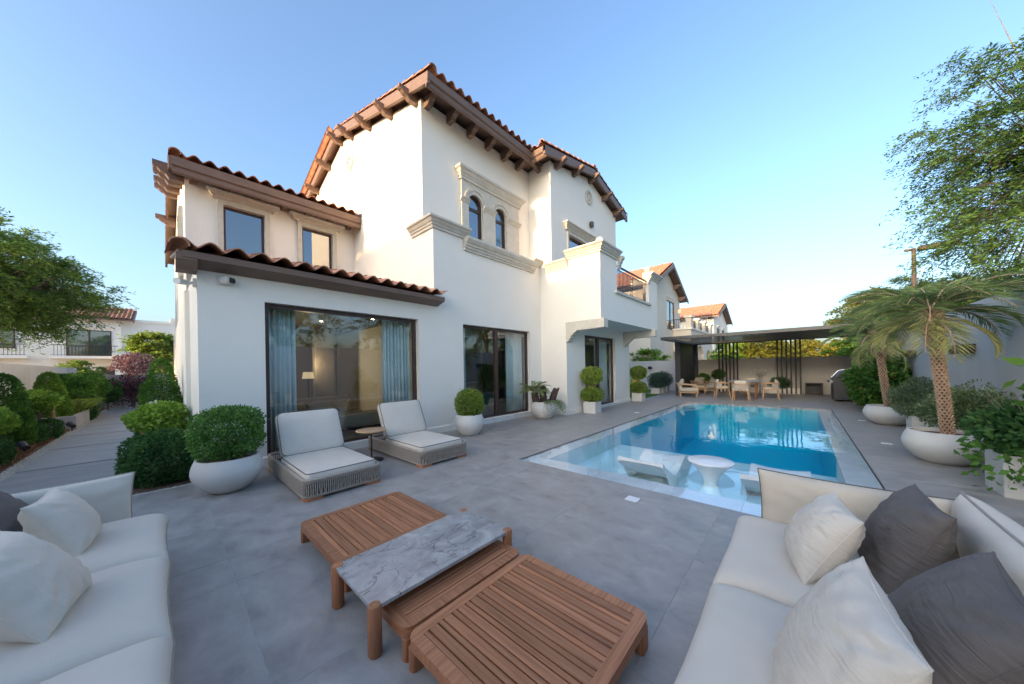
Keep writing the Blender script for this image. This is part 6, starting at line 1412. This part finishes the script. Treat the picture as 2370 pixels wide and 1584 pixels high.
# first house at the right: gable block with a roof terrace on arches
h = nbr('cream villa with gable and arched terrace behind the pergola', (27, 8, 0))
MB().plate([(22.6, 0), (30.0, 0), (30.0, 7.1), (26.4, 9.0), (22.6, 7.1)], [rect(26.4, 28.4, 4.3, 6.6)], 'y', 7.6, 7.85).build('wall', 'stucco_cream', h)
MB().box(29.75, 30.0, 7.85, 18, 0, 7.1).build('wall', 'stucco_cream', h); MB().box(22.6, 22.85, 7.85, 18, 0, 7.1).build('wall', 'stucco_cream', h)
win_y(h, 26.4, 28.4, 4.3, 6.6, 7.68, 1)
rr_ = slab3((22.1, 7.1, 7.05), (26.4, 7.1, 9.25), (26.4, 18, 9.25), (22.1, 18, 7.05), 0.14).build('roof', 'eave', h)
slab3((26.4, 7.1, 9.25), (30.6, 7.1, 7.05), (30.6, 18, 7.05), (26.4, 18, 9.25), 0.14).build('roof_back', 'eave', rr_)
tiles(rr_, (22.05, 18, 7.06), (0, -1, 0), (4.3, 0, 2.2), 10.9, 4.8, 0); tiles(rr_, (30.65, 7.1, 7.06), (0, 1, 0), (-4.2, 0, 2.2), 10.9, 4.7, 0)
rake_board(rr_, (22.1, 7.1, 7.05), (26.4, 7.1, 9.27), (0, -1, 0), 0.3); rake_board(rr_, (26.4, 7.1, 9.27), (30.6, 7.1, 7.05), (0, -1, 0), 0.3)
for x, z in ((26.4, 9.0), (28.2, 8.1), (29.7, 7.35)): corbel(rr_, (x, 7.6, z - 0.1), (0, -1), 0.55, 0.16, 0.3)
# terrace on arches
tr_ = MB().plate([(28.0, 0), (36.0, 0), (36.0, 4.3), (28.0, 4.3)], [arch(29.6, 32.4, 0.01, 1.75), arch(33.2, 35.4, 0.01, 1.75)], 'y', 6.3, 6.65).build('arcade', 'stucco_cream', h)
MB().plate([(6.65, 0), (14, 0), (14, 4.3), (6.65, 4.3)], [arch(7.3, 9.4, 0.01, 1.9), arch(10.4, 12.6, 0.01, 1.9)], 'x', 28.0, 28.35).build('arcade_wall', 'stucco_cream', tr_)
MB().box(28.35, 36, 6.65, 14, 3.9, 4.2).build('terrace_floor', 'stucco_cream', tr_)
MB().box(27.9, 36.1, 6.2, 6.75, 4.3, 4.42).build('coping', 'stucco', tr_); MB().box(27.9, 28.45, 6.75, 14, 4.3, 4.42).build('coping', 'stucco', tr_)
for x in (28.3, 30.6, 33.0, 35.6):
    MB().box(x - 0.32, x + 0.32, 6.28, 6.68, 4.421, 5.25).build('pier', 'stucco_cream', tr_); MB().box(x - 0.42, x + 0.42, 6.18, 6.78, 5.25, 5.38).build('pier_cap', 'stucco', tr_)
for x0, x1 in ((28.62, 30.28), (30.92, 32.68), (33.32, 35.28)): railing_y(tr_, x0, x1, 6.48, 4.42, 0.75, 0.16)
r_ = MB().box(28.1, 28.14, 6.8, 12, 5.15, 5.2).build('railing', 'frame', tr_)
y = 6.9
while y < 11: MB().box(28.11, 28.13, y - .01, y + .01, 4.42, 5.15).build('baluster', 'frame', r_); y += 0.16
lm = thing('porch_lamp', 'small lit lantern on the neighbour terrace wall', 'lantern', (29.2, 7.6, 5.85)); MB().lathe([(0, 0), (0.1, 0), (0.13, 0.25), (0.05, 0.33), (0, 0.33)], (0, -0.18, 0), 12).build('glass', 'lamp_on', lm); MB().box(-0.03, 0.03, -0.18, -0.001, 0.33, 0.37).build('arm', 'frame', lm)
# second house farther right
h = nbr('white villa with bright tiled roof farther behind the pergola', (42, 10, 0))
MB().plate([(38.8, 0), (46.4, 0), (46.4, 6.5), (42.6, 8.05), (38.8, 6.6)], [], 'y', 6.6, 6.9).build('wall', 'stucco', h)
MB().box(38.8, 39.1, 6.9, 20, 0, 6.6).build('wall', 'stucco', h); MB().box(46.4, 49.5, 6.9, 12, 0, 7.0).build('wall', 'stucco', h); MB().box(46.2, 49.7, 6.7, 12.2, 7.0, 7.25).build('coping', 'stucco', h)
rr_ = slab3((38.2, 6.1, 6.55), (42.6, 6.1, 8.3), (42.6, 20, 8.3), (38.2, 20, 6.55), 0.14).build('roof', 'eave', h)
slab3((42.6, 6.1, 8.3), (47.0, 6.1, 6.5), (47.0, 20, 6.5), (42.6, 20, 8.3), 0.14).build('roof_back', 'eave', rr_)
tiles(rr_, (38.15, 20, 6.57), (0, -1, 0), (4.4, 0, 1.75), 13.9, 4.7, 0)
rake_board(rr_, (38.2, 6.1, 6.55), (42.6, 6.1, 8.32), (0, -1, 0), 0.32); rake_board(rr_, (42.6, 6.1, 8.32), (47.0, 6.1, 6.5), (0, -1, 0), 0.32)
for y in np.arange(7, 19, 1.4): corbel(rr_, (38.8, float(y), 6.6), (-1, 0), 0.5, 0.16, 0.3)
win_y(h, 40.4, 41.6, 3.6, 5.4, 6.6, 1); win_y(h, 43.4, 44.6, 3.6, 5.4, 6.6, 1); win_y(h, 40.4, 42.0, 0.6, 2.6, 6.6, 1)
# house across at the far left
h = nbr('white villa with balconies beyond the left garden', (-6, 46, 0))
Yf = 45.0
MB().box(-16, -2.4, Yf, Yf + 9, 0, 6.4).build('wall', 'stucco', h); MB().box(-2.4, 3.0, Yf + 0.5, Yf + 9, 0, 6.3).build('wall', 'stucco', h)
MB().box(-2.5, 3.1, Yf + 0.4, Yf + 9.1, 6.3, 6.55).build('coping', 'stucco', h); MB().box(0.6, 3.2, Yf + 0.3, Yf + 9.2, 6.551, 6.9).build('coping', 'stucco', h)
rr_ = slab3((-16.4, Yf - 0.6, 6.4), (-1.7, Yf - 0.6, 6.4), (-1.7, Yf + 5, 8.0), (-16.4, Yf + 5, 8.0), 0.14).build('roof', 'eave', h)
rake_board(rr_, (-1.7, Yf - 0.6, 6.42), (-1.7, Yf + 5, 8.02), (1, 0, 0), 0.3)
tiles(rr_, (-16.4, Yf - 0.65, 6.42), (1, 0, 0), (0, 5.6, 1.6), 14.6, 5.8, 0)
win_y(h, -5.3, -2.95, 3.15, 5.35, Yf, 1); win_y(h, -9.2, -7.6, 3.7, 5.2, Yf, 0); win_y(h, -13, -11, 3.15, 5.35, Yf, 1)
bl = MB().box(-6.0, -2.5, Yf - 0.9, Yf - 0.001, 2.9, 3.12).build('balcony', 'stucco', h); railing_y(bl, -5.95, -2.55, Yf - 0.85, 3.12, 0.9, 0.17)
bl = MB().box(-9.9, -7.0, Yf - 0.7, Yf - 0.001, 2.9, 3.12).build('balcony', 'stucco', h); railing_y(bl, -9.85, -7.05, Yf - 0.65, 3.12, 0.9, 0.17)
MB().plate(rect(-2.6, 3.0, 0, 3.1), [[(-1.4, 0.01), (3.0001 - .2, 0.01), (2.8, 2.2), (2.4, 2.5), (-1.0, 2.5), (-1.4, 2.2)]], 'y', Yf - 3, Yf - 2.7).build('porch_wall', 'stucco', h)
MB().box(-2.6, 3.0, Yf - 2.7, Yf + 0.49, 2.85, 3.1).build('porch_roof', 'stucco', h); MB().box(-2.75, 3.15, Yf - 3.15, Yf - 2.6, 3.1, 3.25).build('coping', 'stucco', h)
win_y(h, -0.8, 1.2, 0.9, 2.2, Yf + 0.5, 1)
for x0 in (-5.2, -3.6):
    MB().plate(arch(x0, x0 + 1.1, 0.9, 1.6), [], 'y', Yf - 0.02, Yf - 0.005).build('arched_window', 'int_dark', h)
    MB().plate(arch(x0 - .12, x0 + 1.22, 0.8, 1.62), [arch(x0, x0 + 1.1, 0.8001, 1.6)], 'y', Yf - 0.06, Yf - 0.002).build('surround', 'trim', h)
# unseen three storey house added on the left to block the low sun
h = nbr('tall white villa added out of view on the left to shade the garden', (-30, 7, 0))
MB().box(-36, -24.6, -4, 18, 0, 10.4).build('wall', 'stucco', h)
rr_ = slab3((-24.0, -4.6, 10.5), (-24.0, 18.6, 10.5), (-30.2, 18.6, 12.5), (-30.2, -4.6, 12.5), 0.14).build('roof', 'eave', h)
slab3((-30.2, -4.6, 12.5), (-30.2, 18.6, 12.5), (-36.6, 18.6, 10.5), (-36.6, -4.6, 10.5), 0.14).build('roof_back', 'eave', rr_)
for y0 in range(-2, 16, 5):
    w = bpy.data.objects.new('window', None); COL.objects.link(w); w.parent = h; ORG[w.name] = ORG[h.name]
    for z0 in (0.9, 4.2, 7.5):
        MB().plate(rect(y0, y0 + 1.8, z0, z0 + 1.6), [rect(y0 + .08, y0 + 1.72, z0 + .08, z0 + 1.52)], 'x', -24.6, -24.53).build('frame', 'frame', w); MB().box(-24.57, -24.55, y0 + .08, y0 + 1.72, z0 + .08, z0 + 1.52).build('pane', 'glass_up', w)
